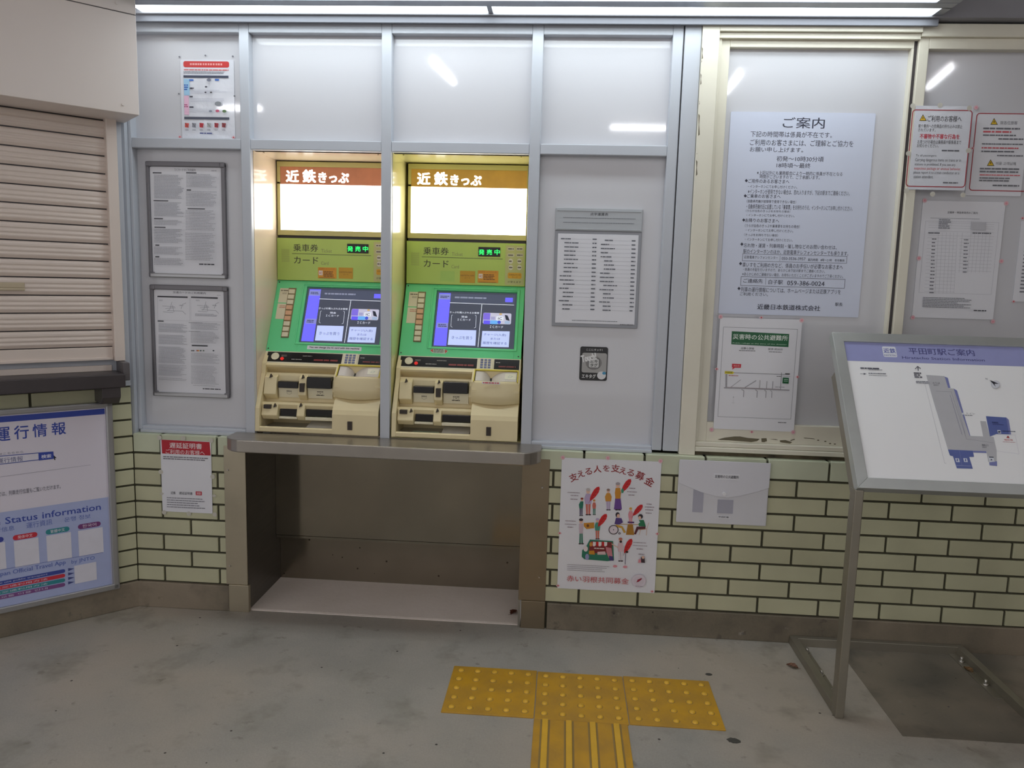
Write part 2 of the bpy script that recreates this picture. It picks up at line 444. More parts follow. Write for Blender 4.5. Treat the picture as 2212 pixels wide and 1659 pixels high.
# blue-grey panelling: one frame with its panels
FY = .035
o = B().box((-2.7, .012, .70), (-2.297, .62, 2.9)).build('wall_corner', M_FRAME); o['kind'] = 'structure'
wp = empty('wall_panelling'); wp['kind'] = 'structure'
def mull(x0, x1, z0=.745, z1=2.335, y0=FY, y1=.10, m=M_FRAME, par=wp, nm='mullion'): return B().box((x0, y0, z0), (x1, y1, z1), .003).build(nm, m, par)
mull(-2.297, -2.283)
for a, b_ in ((-1.844, -1.806), (-1.291, -1.252), (-.7225, -.681)): mull(a, b_, y1=.062); B().box((a, .06, 1.868), (b_, .10, 2.335)).build('mullion', M_FRAME, wp)
mull(-.206, -.168)
mull(-.1635, -.103, y0=.030)
B().box((-.168, .045, .75), (-.1635, .06, 2.33)).build('groove', M_DARK, wp)
rb = lambda x0, x1, z0, z1, nm='rail', y1=.09: B().box((x0, FY + .001, z0), (x1, y1, z1), .003).build(nm, M_FRAME, wp)
for a, b_ in ((-2.283, -1.844), (-1.806, -1.291), (-1.252, -.7225), (-.681, -.206)):
    rb(a, b_, 1.868, 1.907); rb(a, b_, 2.300, 2.335)
    B().box((a, .075, 1.900), (b_, .085, 2.305)).build('panel', M_PANEL, wp)
for a, b_ in ((-2.283, -1.844), (-.681, -.206)):
    rb(a, b_, .745, .760, 'sill', .095); B().box((a, .075, .755), (b_, .085, 1.875)).build('panel', M_PANEL, wp)
    B().box((a, FY - .012, CAPZ), (b_, .09, .747), .002).build('sill', M_FRAME, wp)
B().box((-2.30, .03, 2.335), (-.10, .12, 2.36)).build('rail', M_FRAME, wp)
# cream window with a white blind panel (window_1) and the next one (window_2)
w1 = empty('window_1'); w1['kind'] = 'structure'
fr_ = B()
fr_.box((-.102, .02, CAPZ), (-.040, .12, 2.345), .002).box((-.040, .02, 2.312), (.676, .12, 2.345), .002)
fr_.box((-.038, .045, .787), (-.026, .12, 2.312), .001).box((-.040, .035, 2.292), (.676, .12, 2.311), .001)
fr_.build('frame', M_CREAM, w1)
sa = B()
sa.box((-.026, .055, .786), (.006, .10, 2.292), .002).box((.006, .055, .786), (.664, .10, .862), .002).box((.006, .055, 2.266), (.664, .10, 2.292), .002).box((.656, .055, .862), (.664, .10, 2.266), .001)
sa.build('sash', M_CREAM, w1)
B().box((.004, .082, .85), (.66, .09, 2.27)).build('pane', M_PANEL, w1)
tr = B().box((-.040, .03, .770), (1.9, .10, .786), .002).box((-.040, .022, .750), (1.9, .10, .768), .003).box((-.040, .035, .766), (1.9, .10, .772))
tr.build('track', M_CREAM, w1)
B().box((-.04, .036, CAPZ), (1.9, .10, .752)).build('mottled_strip', mat('mottled_brown', (120, 108, 84), .85, col2=(60, 54, 44), nscale=18), w1)  # mottled dark brown strip filling the gap under the track
B().box((.664, .06, .78), (.6765, .10, 2.30)).build('groove', M_DARK, w1)
# worn paint on sash and frame
ar = Art(wall_face(0, 0, .0545), (1500, 660, 4.88), z0=.0003)
BR = (108, 100, 78)
ar.poly([(243, 1412), (320, 1392), (420, 1380), (480, 1380), (560, 1395), (640, 1402), (690, 1405), (660, 1430), (600, 1440), (480, 1430), (380, 1422), (280, 1418)], BR)
ar.poly([(705, 1400), (760, 1398), (765, 1430), (735, 1440), (708, 1438)], BR).poly([(900, 1420), (960, 1418), (1030, 1440), (1010, 1455), (930, 1445), (905, 1440)], BR)
ar.poly([(790, 1405), (860, 1408), (885, 1420), (830, 1412)], BR).poly([(1150, 1392), (1260, 1402), (1275, 1410), (1160, 1400)], BR).poly([(1010, 1420), (1055, 1405), (1060, 1412), (1015, 1428)], BR)
for p in ((1305, 1420), (1380, 1432), (1430, 1455), (1480, 1460)): ar.ell(p[0], p[1], 12, 6, BR)
ar.build('worn_paint', w1, ar.f.M())
ar = Art(wall_face(0, 0, .0195), (1400, 0, 2.724), z0=.0003)
for y0, y1, w_ in ((275, 350, 7), (350, 370, 5), (430, 500, 6), (590, 618, 4), (668, 800, 8), (895, 910, 4), (940, 1035, 8)):
    t = (y0 - 150) / 990; x = 322 - 50 * t
    ar.poly([(x, y0), (x + w_, y0 + 12), (x + w_ * .6, (y0 + y1) / 2), (x + w_, y1 - 8), (x - 1, y1), (x + 2, (y0 + y1) / 2)], BR)
ar.build('worn_paint', w1, ar.f.M())
w2 = empty('window_2'); w2['kind'] = 'structure'
f2 = B().box((.6765, .045, .786), (.712, .12, 2.30), .002).box((.712, .045, 2.262), (1.9, .12, 2.30), .002).box((.677, .03, 2.300), (1.9, .12, 2.345), .003).box((.712, .045, .786), (1.9, .12, .84), .002).box((1.86, .045, .786), (1.9, .12, 2.3), .002)
f2.build('frame', M_CREAM, w2)
B().box((.71, .082, .83), (1.87, .09, 2.27)).build('pane', M_PANEL, w2)
o = B().box((1.9, 0, .735), (2.6, .3, 2.36)).build('wall_back_right', mat('wall_paint', (190, 188, 182), .6)); o['kind'] = 'structure'
o = B().box((2.6, -5.2, 0), (2.75, .7, 2.9)).build('blocker_wall_right', mat('blocker_wall_paint', (120, 114, 104), .7, noise=.1)); o['kind'] = 'structure'  # unseen wall, added to weaken the world fill from the right
# bulkhead above the windows and the ceiling
M_BULK = mat('bulkhead_paint', (150, 150, 156), .5, noise=.12, nscale=3)
o = B().box((-2.6, -.01, 2.352), (2.6, .62, 2.9), .003).build('wall_bulkhead', M_BULK); o['kind'] = 'structure'
o = B().box((-4.6, -6.5, 2.9), (3.2, .7, 3.0)).build('ceiling', mat('ceiling_paint', (214, 208, 204), .7, noise=.06, nscale=2)); o['kind'] = 'structure'
# diagonal wall at the left with its tiles
HL = .93
w = B(); w.mi = 2
w.box((-2.2, .006, 0), (-.004, .25, HL), 0, ML)
for r in range(12):
    zb = HB + r * PC + .004; zt = HB + (r + 1) * PC - .004
    w.mat(0); e_ = PB / 2 if r % 2 else PB
    w.box((-e_ + .0045, -.0015, zb), (-.003, .012, zt), .0022, ML); x = -e_
    while x > -2.2:
        w.box((x - PB + .0045, -.0015, zb), (x - .0045, .012, zt), .0022, ML); x -= PB
o = w.build('wall_left', [M_TILE, M_CAP, M_GROUT]); o['kind'] = 'structure'
o = B().box((-2.2, .003, HL), (-.001, .25, 2.9), 0, ML).build('wall_left_upper', M_FRAME); o['kind'] = 'structure'
o = B().box((-2.2, -.010, 0), (0.0, .01, HB - .002), .003, ML).build('baseboard_left', M_PLINTH); o['kind'] = 'structure'
# ---------------- roller shutter on the diagonal wall
sh = empty('roller_shutter', M=ML.copy() @ Matrix.Translation((-.6, 0, 1.0)))
def loc(b_): return Matrix.Translation((.6, 0, -1.0))
T0 = Matrix.Translation((.6, 0, -1.0))
zz = 1.090; ys = -.012
pts = []
while zz < 1.99:
    # one slat: dark joint, inward lower edge, three shallow ribs
    for dz, dy in ((0, .005), (.0030, .005), (.0036, .001), (.014, -.0075), (.018, -.0085), (.023, -.0060), (.026, -.0060), (.031, -.0090), (.035, -.0090), (.040, -.0062), (.043, -.0062), (.048, -.0090), (.055, -.0090), (.060, -.0080), (.0640, -.0035), (.0655, .003)):
        pts.append((ys + dy, zz + dz))
    zz += .0662
N_ = len(pts)
vs = [tuple(T0 @ Vector((-1.3, p[0], p[1]))) for p in pts] + [tuple(T0 @ Vector((-.066, p[0], p[1]))) for p in pts]
sl = mesh_obj('slat_curtain', vs, [(i, i + 1, N_ + i + 1, N_ + i) for i in range(N_ - 1)], [M_SHUT, M_DARK], sh, [1 if i % 16 in (0, 1, 15) else 0 for i in range(N_ - 1)])
B().box((-1.3, -.020, 1.045), (-.066, -.006, 1.090), .003, T0).box((-1.3, -.028, 1.040), (-.068, -.006, 1.050), .002, T0).build('bottom_bar', M_SHUT, sh)
B().box((-.066, -.045, 1.036), (-.028, .004, 1.985), .003, T0).build('guide_rail', M_SHUT, sh)
B().box((-1.35, -.045, 1.020), (-1.30, .004, 1.985), .003, T0).build('guide_rail', M_SHUT, sh)
hb = B().box((-1.5, -.205, 1.955), (.012, .0, 2.302), .002, T0).mat(1).box((-1.5, -.203, 2.302), (.010, 0, 2.305), 0, T0).mat(0).box((-1.5, -.205, 2.305), (.012, 0, 2.895), .002, T0).build('housing', [M_SHUTBOX, M_DARK], sh)
for x, z in ((-.042, 1.985), (-.05, 2.33)):
    B().cyl(T0 @ Vector((x, -.205, z)), T0 @ Vector((x, -.2085, z)), .005, 12).build('screw', M_SHUTBOX, hb)
hd = B().box((-.50, -.030, 1.306), (-.352, -.012, 1.316), .003, T0).box((-.50, -.024, 1.316), (-.352, -.012, 1.335), .002, T0).build('pull_handle', mat('handle_beige', (190, 176, 150), .4), sh)
tag(sh, 'beige closed roller shutter with ribbed slats and a boxy housing above it', 'shutter')
# window sill ledge with brackets below the shutter
lg = empty('window_ledge', M=ML.copy() @ Matrix.Translation((-.6, 0, .93)))
T1 = Matrix.Translation((.6, 0, -.93))
B().box((-1.4, -.135, .943), (-.052, .002, .995), .004, T1).build('shelf', M_DARK, lg)
B().box((-1.4, -.010, .995), (-.070, .002, 1.018), .002, T1).build('back_rail', M_SHUT, lg)
B().box((-.052, -.105, .965), (-.028, .002, 1.035), .003, T1).build('end_block', mat('ledge_end_grey', (98, 94, 96), .4), lg)
for x in (-.135, -.95):
    B().prism([(-.13, .943), (-.13, .905), (-.10, .878), (0, .878), (0, .943)], x, x + .065, 0, .002, T1).build('bracket', M_DARK, lg)
tag(lg, 'dark bronze ledge on brackets under the beige roller shutter', 'ledge')
# ---------------- light fixture along the top of the wall
lt = empty('wall_light', (-.8, -.2, 2.36))
TL = Matrix.Translation((.8, .2, -2.36))
LZ = 2.358
h_ = B()
h_.box((-2.32, -.25, LZ + .014), (.72, .010, 2.44), .003, TL)
B().box((-2.32, .004, LZ - .030), (.72, .016, 2.40), .002, TL).build('rear_lip', mat('lip_grey', (128, 130, 138), .6), lt)
h_.box((-2.32, -.135, LZ - .001), (.72, -.082, LZ + .014), .002, TL)               # metal strip between the diffusers
h_.box((-2.32, -.262, LZ - .001), (.72, -.250, 2.44), .002, TL).box((-2.32, -.25, LZ), (-2.31, .01, 2.42), .001, TL)
h_.box((.645, -.25, LZ - .001), (.72, -.136, LZ + .014), .001, TL).box((.688, -.09, LZ - .001), (.72, .005, LZ + .014), .001, TL)
h_.box((-.884, -.085, LZ - .001), (-.866, .005, LZ + .014), .001, TL)
M_HOUS = mat('light_housing', (150, 152, 160), .3, metal=.55, noise=.2, nscale=7)
h_.build('housing', M_HOUS, lt)
DF = mat('diffuser', (236, 246, 250), .4, emit=FIX_E)
B().box((-2.20, -.083, LZ + .002), (-.883, .004, LZ + .013), 0, TL).build('diffuser', DF, lt)
B().box((-.867, -.083, LZ + .002), (.688, .004, LZ + .013), 0, TL).build('diffuser', DF, lt)
B().box((-1.90, -.248, LZ + .002), (.645, -.136, LZ + .013), 0, TL).build('diffuser', DF, lt)
tag(lt, 'long steel light box with glowing white diffusers above the panelling', 'light')
# bare tubes on the ceiling behind the camera (seen as streaks in the glossy panels)
def tube(x0, y0, x1, y1, z, label, e=TUBE_E, r=.018):
    t = empty('tube_light', ((x0 + x1) / 2, (y0 + y1) / 2, z)); c = Vector(t.location)
    a = Vector((x0, y0, z)) - c; b_ = Vector((x1, y1, z)) - c
    B().cyl(a, b_, r, 16).build('tube', mat('tube_glow_%d' % e, (250, 250, 255), .4, emit=e), t)
    d = (b_ - a).normalized(); s_ = Vector((-d.y, d.x, 0)) * .03
    q = B(); q.prism([((a - s_).x, (a - s_).y), ((b_ - s_).x, (b_ - s_).y), ((b_ + s_).x, (b_ + s_).y), ((a + s_).x, (a + s_).y)], .03, .06, 2)
    q.cyl(a + Vector((0, 0, -.02)) - d * .01, a + Vector((0, 0, .04)) - d * .01, .012).cyl(b_ + Vector((0, 0, -.02)) + d * .01, b_ + Vector((0, 0, .04)) + d * .01, .012)
    q.build('batten', M_SHUTBOX, t)
    tag(t, label, 'light'); return t
tube(-1.52, -2.19, -1.45, -2.80, 2.84, 'bare ceiling tube running towards the wall, over the left of the hall')
tube(-.20, -4.38, .40, -4.38, 2.84, 'bare ceiling tube parallel to the wall, far behind the ticket counter')
tube(.575, -2.40, .58, -3.00, 2.84, 'bare ceiling tube running towards the wall, over the middle of the hall')
tube(-1.97, -5.30, -1.97, -5.9, 2.80, 'bare ceiling tube far back at the left of the hall, pointing to the wall')
tube(-3.60, -3.58, -3.22, -3.58, 2.80, 'short bare ceiling tube parallel to the wall, at the far left of the hall')
tube(1.86, -2.20, 1.96, -2.78, 2.84, 'bare ceiling tube running towards the wall, over the right of the hall')
# ------------------------------------------------------------ yellow tactile paving
M_YEL = mat('tactile_yellow', (210, 158, 26), .5, noise=.22, nscale=9, bump=.2, bscale=90, col2=(178, 136, 48))
M_YEL2 = mat('tactile_bar_yellow', (232, 182, 48), .42, noise=.1, nscale=20)
M_RIM = mat('tactile_dirt', (150, 124, 70), .7)
TX = (-.921, -.618, -.314, -.010); TYB = (-.356, -.361, -.357, -.352)
for i, lb in enumerate(('yellow tactile paving tile with round studs, at the left end of its row', 'yellow tactile paving tile with round studs, between two others and touching the barred tile', 'yellow tactile paving tile with round studs, at the right end beside a black spot')):
    x0, x1 = TX[i] + .0015, TX[i + 1] - .0015; y1 = TYB[i]; y0 = y1 - .303
    t = B().box((-.15, -.1515, -.01), (.15, .1515, .004), .0015).build('tactile_paving_tile', M_YEL)
    t.location = ((x0 + x1) / 2, (y0 + y1) / 2, 0); t.scale = ((x1 - x0) / .3, 1, 1)
    for a in range(5):
        for c in range(5):
            b = B(); b.mat(1).cyl((-.12 + .06 * a, -.12 + .06 * c, .0035), (-.12 + .06 * a, -.12 + .06 * c, .0044), .0125, 16)
            b.mat(0).dome((-.12 + .06 * a, -.12 + .06 * c, .0042), .0105, .0052)
            b.build('stud', [M_YEL2, M_RIM], t)
    tag(t, lb, 'tactile tile', 'studded tactile tiles')
t = B().box((-.149, -.1515, -.01), (.149, .1515, .004), .0015).build('tactile_paving_tile', M_YEL); t.location = (-.469, -.8165, 0)
for k in range(4):
    x = -.1125 + .075 * k
    B().mat(1).box((x - .0155, -.149, .0035), (x + .0155, .149, .0043)).mat(0).box((x - .0095, -.148, .004), (x + .0095, .148, .009), .002).build('guide_bar', [M_YEL2, M_RIM], t)
tag(t, 'yellow tactile paving tile with four long raised bars, nearest the camera', 'tactile tile')
# ------------------------------------------------------------ stainless ticket counter
ct = empty('ticket_counter', (-1.26, 0, 0)); TC = Matrix.Translation((1.26, 0, 0))
top = [(-1.885, .034), (-1.885, -.052), (-1.870, -.080), (-1.845, -.105), (-1.815, -.118), (-.700, -.138), (-.675, -.125), (-.650, -.098), (-.638, -.07), (-.638, .034)]
b = B(); b.prism(top, .701, .7505, 2, .004, TC)
b.build('worktop', M_STEELTOP, ct)
SC = B
def post(x0, x1, sx, zs, side):
    p = B().box((x0, -.004, .115), (x1, .006, .699), .0015, TC).box((x0 + .012, -.010, 0), (x1 + (.006 if side < 0 else .0), .010, .115), .0015, TC).build('corner_panel', M_STEELPOST if side < 0 else M_STEELPOST2, ct)
    for z in zs: B().cyl((sx + 1.26, -.004, z), (sx + 1.26, -.008, z), .0045, 12, .003).build('screw', M_SCREW, p)
post(-1.922, -1.832, -1.905, (.60, .195), -1)
post(-.712, -.603, -.630, (.585, .215), 1)
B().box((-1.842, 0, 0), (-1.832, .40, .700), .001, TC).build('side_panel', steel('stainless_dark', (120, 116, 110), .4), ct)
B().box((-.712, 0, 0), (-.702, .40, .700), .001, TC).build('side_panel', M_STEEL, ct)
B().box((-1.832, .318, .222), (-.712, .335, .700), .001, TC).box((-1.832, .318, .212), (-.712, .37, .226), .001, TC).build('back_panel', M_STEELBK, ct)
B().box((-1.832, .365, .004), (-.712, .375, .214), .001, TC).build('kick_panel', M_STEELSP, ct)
tag(ct, 'stainless steel counter shelf with an open knee recess, below the two ticket machines', 'counter')
# ------------------------------------------------------------ ticket machines
Z4 = (520, 300, 4.880); Z5 = (820, 300, 4.880); Z6 = (540, 590, 4.253); Z7 = (820, 590, 4.253)
GV = np.array([0, .146, .294]); GL = float(np.linalg.norm(GV))
XM = (-1.808, -1.247)
M_WHITELIT = mat('lit_white_panel', (255, 253, 248), .3, emit=BOX_E)
def machine(i):
    X = XM[i]; first = i == 0
    mc = empty('ticket_machine', (X, .30, .755)); T = Matrix.Translation((-X, -.30, -.755))   # world -> local
    def W(b_): return b_
    def bx(name, a, b_, m, par=mc, bev=.0015): return B().box((a[0] + X, a[1], a[2]), (b_[0] + X, b_[1], b_[2]), bev, T).build(name, m, par)
    M_LIN = mat('niche_lining_' + ('beige' if first else 'yellow'), (226, 208, 184) if first else (222, 214, 150), .2, noise=.04, coat=.25)
    # lining of the opening it stands in
    xl, xr = ((-1.8055, -1.2925), (-1.2510, -.7240))[i]
    b = B(); b.box((xl - .004, .063, .752), (xl, .62, 1.872), 0, T).box((xr, .063, .752), (xr + .004, .62, 1.872), 0, T)
    b.box((xl, .063, 1.868), (xr, .62, 1.872), 0, T).box((xl, .063, .748), (xr, .62, .752), 0, T)
    for sx in (.03, .49):
        b.cyl(T @ Vector((X + sx, .10, 1.868)), T @ Vector((X + sx, .10, 1.864)), .004, 10)
    b.build('niche_lining', M_LIN, mc)
    # top light box
    hs = B()
    hs.box((X + .007, .30, 1.771), (X + .020, .42, 1.864), .001, T).box((X + .007, .30, 1.572), (X + .020, .42, 1.78), .001, T)
    hs.box((X + .007, .299, 1.843), (X + .509, .42, 1.864), .001, T).box((X + .007, .299, 1.558), (X + .509, .42, 1.580), .001, T).box((X + .506, .30, 1.558), (X + .509, .42, 1.864), .0005, T)
    hs.box((X + .007, .35, 1.53), (X + .509, .60, 1.86), 0, T)
    hs.build('light_box_frame', mat('light_box_frame_paint', (204, 198, 132), .35), mc)
    bx('lit_panel', (.020, .303, 1.580), (.506, .32, 1.7705), M_WHITELIT, bev=.0005)
    band = bx('name_band', (.020, .3035, 1.771), (.506, .318, 1.843), mat('band_' + ('copper' if first else 'amber'), (176, 112, 78) if first else (176, 134, 48), .3, noise=.25, nscale=14, emit=.35), bev=.0005)
    fc = Face((X, .3032, 1.30), (1, 0, 0), (0, 0, 1)); FM = lambda f: T @ f.M()
    a = Art(fc, Z5 if not first else Z4, z0=.0002); LT = glow((255, 255, 246), BOX_E)
    fcX = XM[1]
    # all measured on the machine at the right; same places on the other
    a.f = Face((XM[1], .3032, 1.30), (1, 0, 0), (0, 0, 1)); a.c = Z5
    a.text('近', 400, 358, 530, 480, LT, .03).text('鉄', 580, 352, 714, 486, LT, .03).text('きっぷ', 750, 380, 1070, 492, LT, .03)
    a.build('name_lettering', band, FM(fc))
    # instruction panel
    up = bx('instruction_panel', (.004, .298, 1.368), (.508, .40, 1.546), M_MYEL, bev=.001)
    bx('shadow_gap', (.007, .315, 1.544), (.508, .40, 1.560), M_DARK, bev=0)
    fu = Face((X, .2978, 1.30), (1, 0, 0), (0, 0, 1))
    a = Art(Face((XM[1], .2978, 1.30), (1, 0, 0), (0, 0, 1)), Z5, z0=.0002); dk = (66, 66, 44); fade = (150, 158, 100)
    a.text('乗車券', 462, 1140, 728, 1226, dk, .008).text('カード', 466, 1275, 726, 1356, dk, .008)
    a.text('Ticket', 762, 1196, 876, 1236, fade).text('Card', 757, 1328, 836, 1366, fade)
    a.line([(445, 1243), (1297, 1268)], dk, .0018)
    for k in range(14): a.line([(332, 1200 + k * 10), (418, 1202 + k * 10)], (160, 166, 104), .0010)
    if not first: a.rect(640, 1390, 790, 1505, (176, 214, 110))
    a.rect(1330, 1120, 1518, 1545, (196, 200, 136))
    for r_ in range(4):
        for c_ in range(2):
            x = 1350 + c_ * 92; y = 1142 + r_ * 66
            if r_ < 2: a.rect(x, y, x + 70, y + 36, (210, 208, 190), .15); a.greek(x + 6, y + 10, x + 64, y + 26, 1, (110, 104, 90), .9, 0)
            else: a.ell(x + 32, y + 16, 24, 28, (224, 222, 210)); a.greek(x + 14, y + 8, x + 50, y + 24, 1, (110, 104, 90), .9, 0)
    a.rect(1352, 1410, 1495, 1475, (226, 172, 30), .1).text('近鉄線以外の方', 1362, 1424, 1486, 1444, (96, 70, 30)).text('カード', 1395, 1450, 1455, 1466, (96, 70, 30))
    a.text('が使えます', 1350, 1496, 1490, 1522, dk)
    a.build('panel_lettering', up, FM(fu))
    # stickers on the instruction panel
    def stk(x0, y0, x1, y1, kind):
        s = Art(Face((XM[1], .2972, 1.30), (1, 0, 0), (0, 0, 1)), Z5, z0=.0003)
        p, q = s.P(x0, y0), s.P(x1, y1)
        o = B().box((p[0] + X, .2968, 1.30 + q[1]), (q[0] + X, .2979, 1.30 + p[1]), .0004, T).build('sticker', mat('sticker_' + kind, (226, 160, 40) if kind == 'orange' else (206, 160, 34), .35, noise=.05), up)
        w_, h_ = x1 - x0, y1 - y0
        s.z = .0008
        if kind == 'orange':
            s.rect(x0 + 8, y0 + 35, x0 + 50, y0 + 85, (236, 226, 214)).text('IC', x0 + 16, y0 + 52, x0 + 46, y0 + 72, (196, 60, 40), .02)
            s.text('KIPS ICOCA', x0 + 16, y0 + 8, x1 - 14, y0 + 28, (200, 120, 40)).greek(x0 + 60, y0 + 38, x1 - 18, y0 + 106, 4, (110, 70, 24), .5, .3).greek(x0 + 12, y1 - 14, x1 - 20, y1 - 4, 1, (110, 70, 24), .8, .05)
        else:
            s.text('KINTETSU KIPS', x0 + 8, y0 + 42, x1 - 8, y0 + 60, (120, 84, 20)).text('カード', x0 + 48, y0 + 70, x1 - 48, y0 + 84, (120, 84, 20))
        s.build('sticker_print', o, T @ Face((X, .2972, 1.30), (1, 0, 0), (0, 0, 1)).M())
    if first: stk(704 + 18, 1390, 920, 1512, 'orange'); stk(946, 1392, 1096, 1514, 'mustard')
    else: stk(848, 1390, 1005, 1520, 'mustard'); stk(1036, 1386, 1250, 1520, 'orange')
    dp = bx('status_display', (.309, .2965, 1.489), (.402, .300, 1.528), M_BLACK)
    a = Art(Face((XM[1], .2963, 1.30), (1, 0, 0), (0, 0, 1)), Z5, z0=.0002)
    for ch, x in (('発', 1048), ('売', 1130), ('中', 1212)): a.text(ch, x, 1166, x + 54, 1222, glow((40, 255, 110), 1.3), .018)
    a.build('display_characters', dp, T @ Face((X, .2963, 1.30), (1, 0, 0), (0, 0, 1)).M())
    # green operating panel, leaning back
    S0 = np.array([X, .160, 1.073]); gV = GV / GL; gN = np.cross([1, 0, 0], gV)
    gf = Face(S0, (1, 0, 0), gV); gM = T @ gf.M()
    gp = B()
    # panel with a framed opening for the screen
    gp.box((.003, 0, -.02), (.136, GL, 0), .001, gM).box((.478, 0, -.02), (.509, GL, 0), .001, gM)
    gp.box((.136, 0, -.02), (.478, .044, 0), .0005, gM).box((.136, GL - .026, -.02), (.478, GL, 0), .0005, gM).box((.003, 0, -.03), (.509, GL, -.018), 0, gM)
    # low raised rim around it
    for q in (((.118, .036, -.004), (.124, GL - .018, .005)), ((.484, .036, -.004), (.490, GL - .018, .005)), ((.118, .034, -.004), (.490, .040, .004)), ((.118, GL - .020, -.004), (.490, GL - .015, .004))):
        gp.box(q[0], q[1], .003, gM)
    gp = gp.build('operating_panel', M_MGREEN, mc)
    gf1 = Face(np.array([XM[1], .160, 1.073]), (1, 0, 0), gV)
    scn = B().box((.138, .046, -.014), (.476, GL - .028, -.008), .001, gM).build('touch_screen', mat('screen_dark', (66, 70, 84), .2, emit=.75), gp)
    sf = Face(gf1.O - gf1.N * .008, gf1.U, gf1.V)
    a = Art(sf, Z7, z0=.0002); DG = glow((66, 72, 92), .8); LV = glow((96, 92, 236), 1.0); LB = glow((172, 184, 226), .85); WH = glow((214, 220, 236), .8); DK = glow((52, 58, 76), .6)
    a.poly([(548, 182), (655, 184), (612, 668), (497, 664)], LV)
    a.poly([(548, 190), (652, 192), (648, 244), (542, 240)], glow((120, 126, 190), .8)).poly([(528, 455), (630, 458), (627, 506), (524, 502)], glow((120, 122, 190), .8))
    a.greek(560, 205, 640, 232, 2, DK, .5, .2).greek(540, 465, 615, 496, 2, DK, .5, .3)
    a.poly([(658, 188), (1244, 204), (1240, 284), (650, 268)], DG)
    a.greek(692, 214, 980, 240, 1, glow((130, 136, 160), .7), .8, 0)
    a.rect(1156, 226, 1222, 268, LV)
    a.line([(645, 272), (1235, 294)], WH, .0022).line([(940, 288), (904, 680)], WH, .0022)
    a.text('きっぷを購入されるお客様', 646, 350, 914, 376, WH).text('現金', 752, 392, 808, 412, WH).text('ＩＣカード', 716, 418, 836, 440, WH)
    a.line([(672, 384), (662, 388), (655, 490), (668, 498)], WH, .0012).line([(876, 388), (888, 392), (882, 500), (868, 504)], WH, .0012)
    a.rect(954, 364, 1206, 472, glow((178, 178, 200), .75), .05)
    a.rect(956, 366, 1014, 430, glow((112, 96, 200), .8)).rect(956, 434, 1014, 470, glow((90, 80, 220), .8)).rect(1018, 434, 1082, 470, glow((96, 160, 226), .8)).rect(1076, 398, 1136, 436, WH).text('IC', 1088, 406, 1126, 430, glow((60, 50, 60), .5), .03)
    a.ell(1098, 452, 16, 16, glow((60, 80, 190), .8)).poly([(1150, 384), (1176, 390), (1196, 440), (1160, 430)], glow((40, 44, 60), .5)).ell(1112, 378, 14, 9, glow((190, 160, 110), .7)).rect(1024, 400, 1060, 430, glow((150, 150, 190), .7)).rect(1150, 440, 1196, 468, glow((150, 170, 200), .7))
    a.text('ＩＣカード', 1014, 482, 1134, 508, WH)
    a.poly([(640, 520), (888, 526), (880, 668), (626, 660)], LB).poly([(944, 532), (1196, 536), (1186, 682), (930, 676)], LB)
    a.text('きっぷを買う', 664, 578, 850, 612, glow((60, 76, 130), .5)).text('チャージ(入金)', 958, 552, 1160, 584, glow((60, 76, 130), .5)).text('または', 1020, 594, 1106, 616, glow((60, 76, 130), .5)).text('履歴を確認する', 948, 628, 1168, 660, glow((60, 76, 130), .5))
    a.build('screen_image', scn, T @ Face(S0 - gf.N * .008, gf.U, gf.V).M())
    # side column of buttons with paper labels
    lbm = B().box((.020, .146, -.0005), (.060, .218, .0008), .0003, gM).box((.020, .222, -.0005), (.060, .290, .0008), .0003, gM).build('button_label', M_MCREAM2, gp)
    a = Art(gf1, Z7, z0=.0012); a.greek(284, 186, 350, 204, 1, (120, 110, 90), .6, 0).greek(280, 330, 345, 360, 2, (206, 110, 90), .4, .2).greek(300, 210, 345, 232, 2, (150, 140, 120), .4, .2)
    a.build('label_print', lbm, T @ gf.M())
    B().box((.058, .062, -.001), (.091, .291, .0035), .0008, gM).build('button_strip', mat('button_strip_brown', (136, 120, 84), .5), gp)
    for k in range(9):
        y = .2635 - k * .0248
        B().box((.0615, y, .002), (.0875, y + .0195, .0075), .0015, gM).build('button', mat('button_pink', (222, 176, 140), .4) if k in (3, 4, 5) else M_MCREAM2, gp)
    for x, y in ((.012, .012), (.498, .012), (.012, GL - .01)):
        B().cyl(gM @ Vector((x, y, 0)), gM @ Vector((x, y, .0015)), .0028, 10).build('screw', M_DARK, gp)
    # sticker under the screen
    if first:
        f6 = Face(np.array([XM[0], .160, 1.073]), (1, 0, 0), gV); a = Art(f6, Z6, z0=.0012); p, q = a.P(532, 640), a.P(1025, 692)
        yb = .0135
        o = B().box((p[0], yb, -.0005), (q[0], yb + .0170, .0009), .0004, gM).build('sticker', M_PAPER, gp)
        a.ltext('You can charge the IC card with this machine', p[0] + .009, yb + .0042, q[0] - .009, yb + .0128, (40, 36, 40), .03); a.build('sticker_print', o, gM)
    else:
        a = Art(gf1, Z7, z0=.0012); pp = [a.P(*p) for p in ((462, 711), (488, 691), (605, 699), (630, 718), (600, 742), (484, 734))]
        o = B().prism(pp, -.0005, .0009, 2, 0, gM).build('sticker', mat('sticker_mint', (200, 222, 200), .35), gp)
        a.poly([(466, 711), (490, 695), (492, 730)], (206, 90, 80)).poly([(626, 717), (602, 702), (600, 738)], (206, 90, 80)); a.greek(498, 698, 598, 734, 3, (90, 90, 80), .5, .2); a.build('sticker_print', o, gM)
    # lower body -------------------------------------------------
    M_BODY = M_MCREAM
    lb_ = B(); px = lambda prof, a_, c_, bev=.0: lb_.prism(prof, X + a_, X + c_, 0, bev, T)
    px([(.160, 1.073), (.118, 1.026), (.108, .985), (.040, .852), (.034, .757), (.45, .757), (.45, 1.073)], .003, .020)           # left cheek
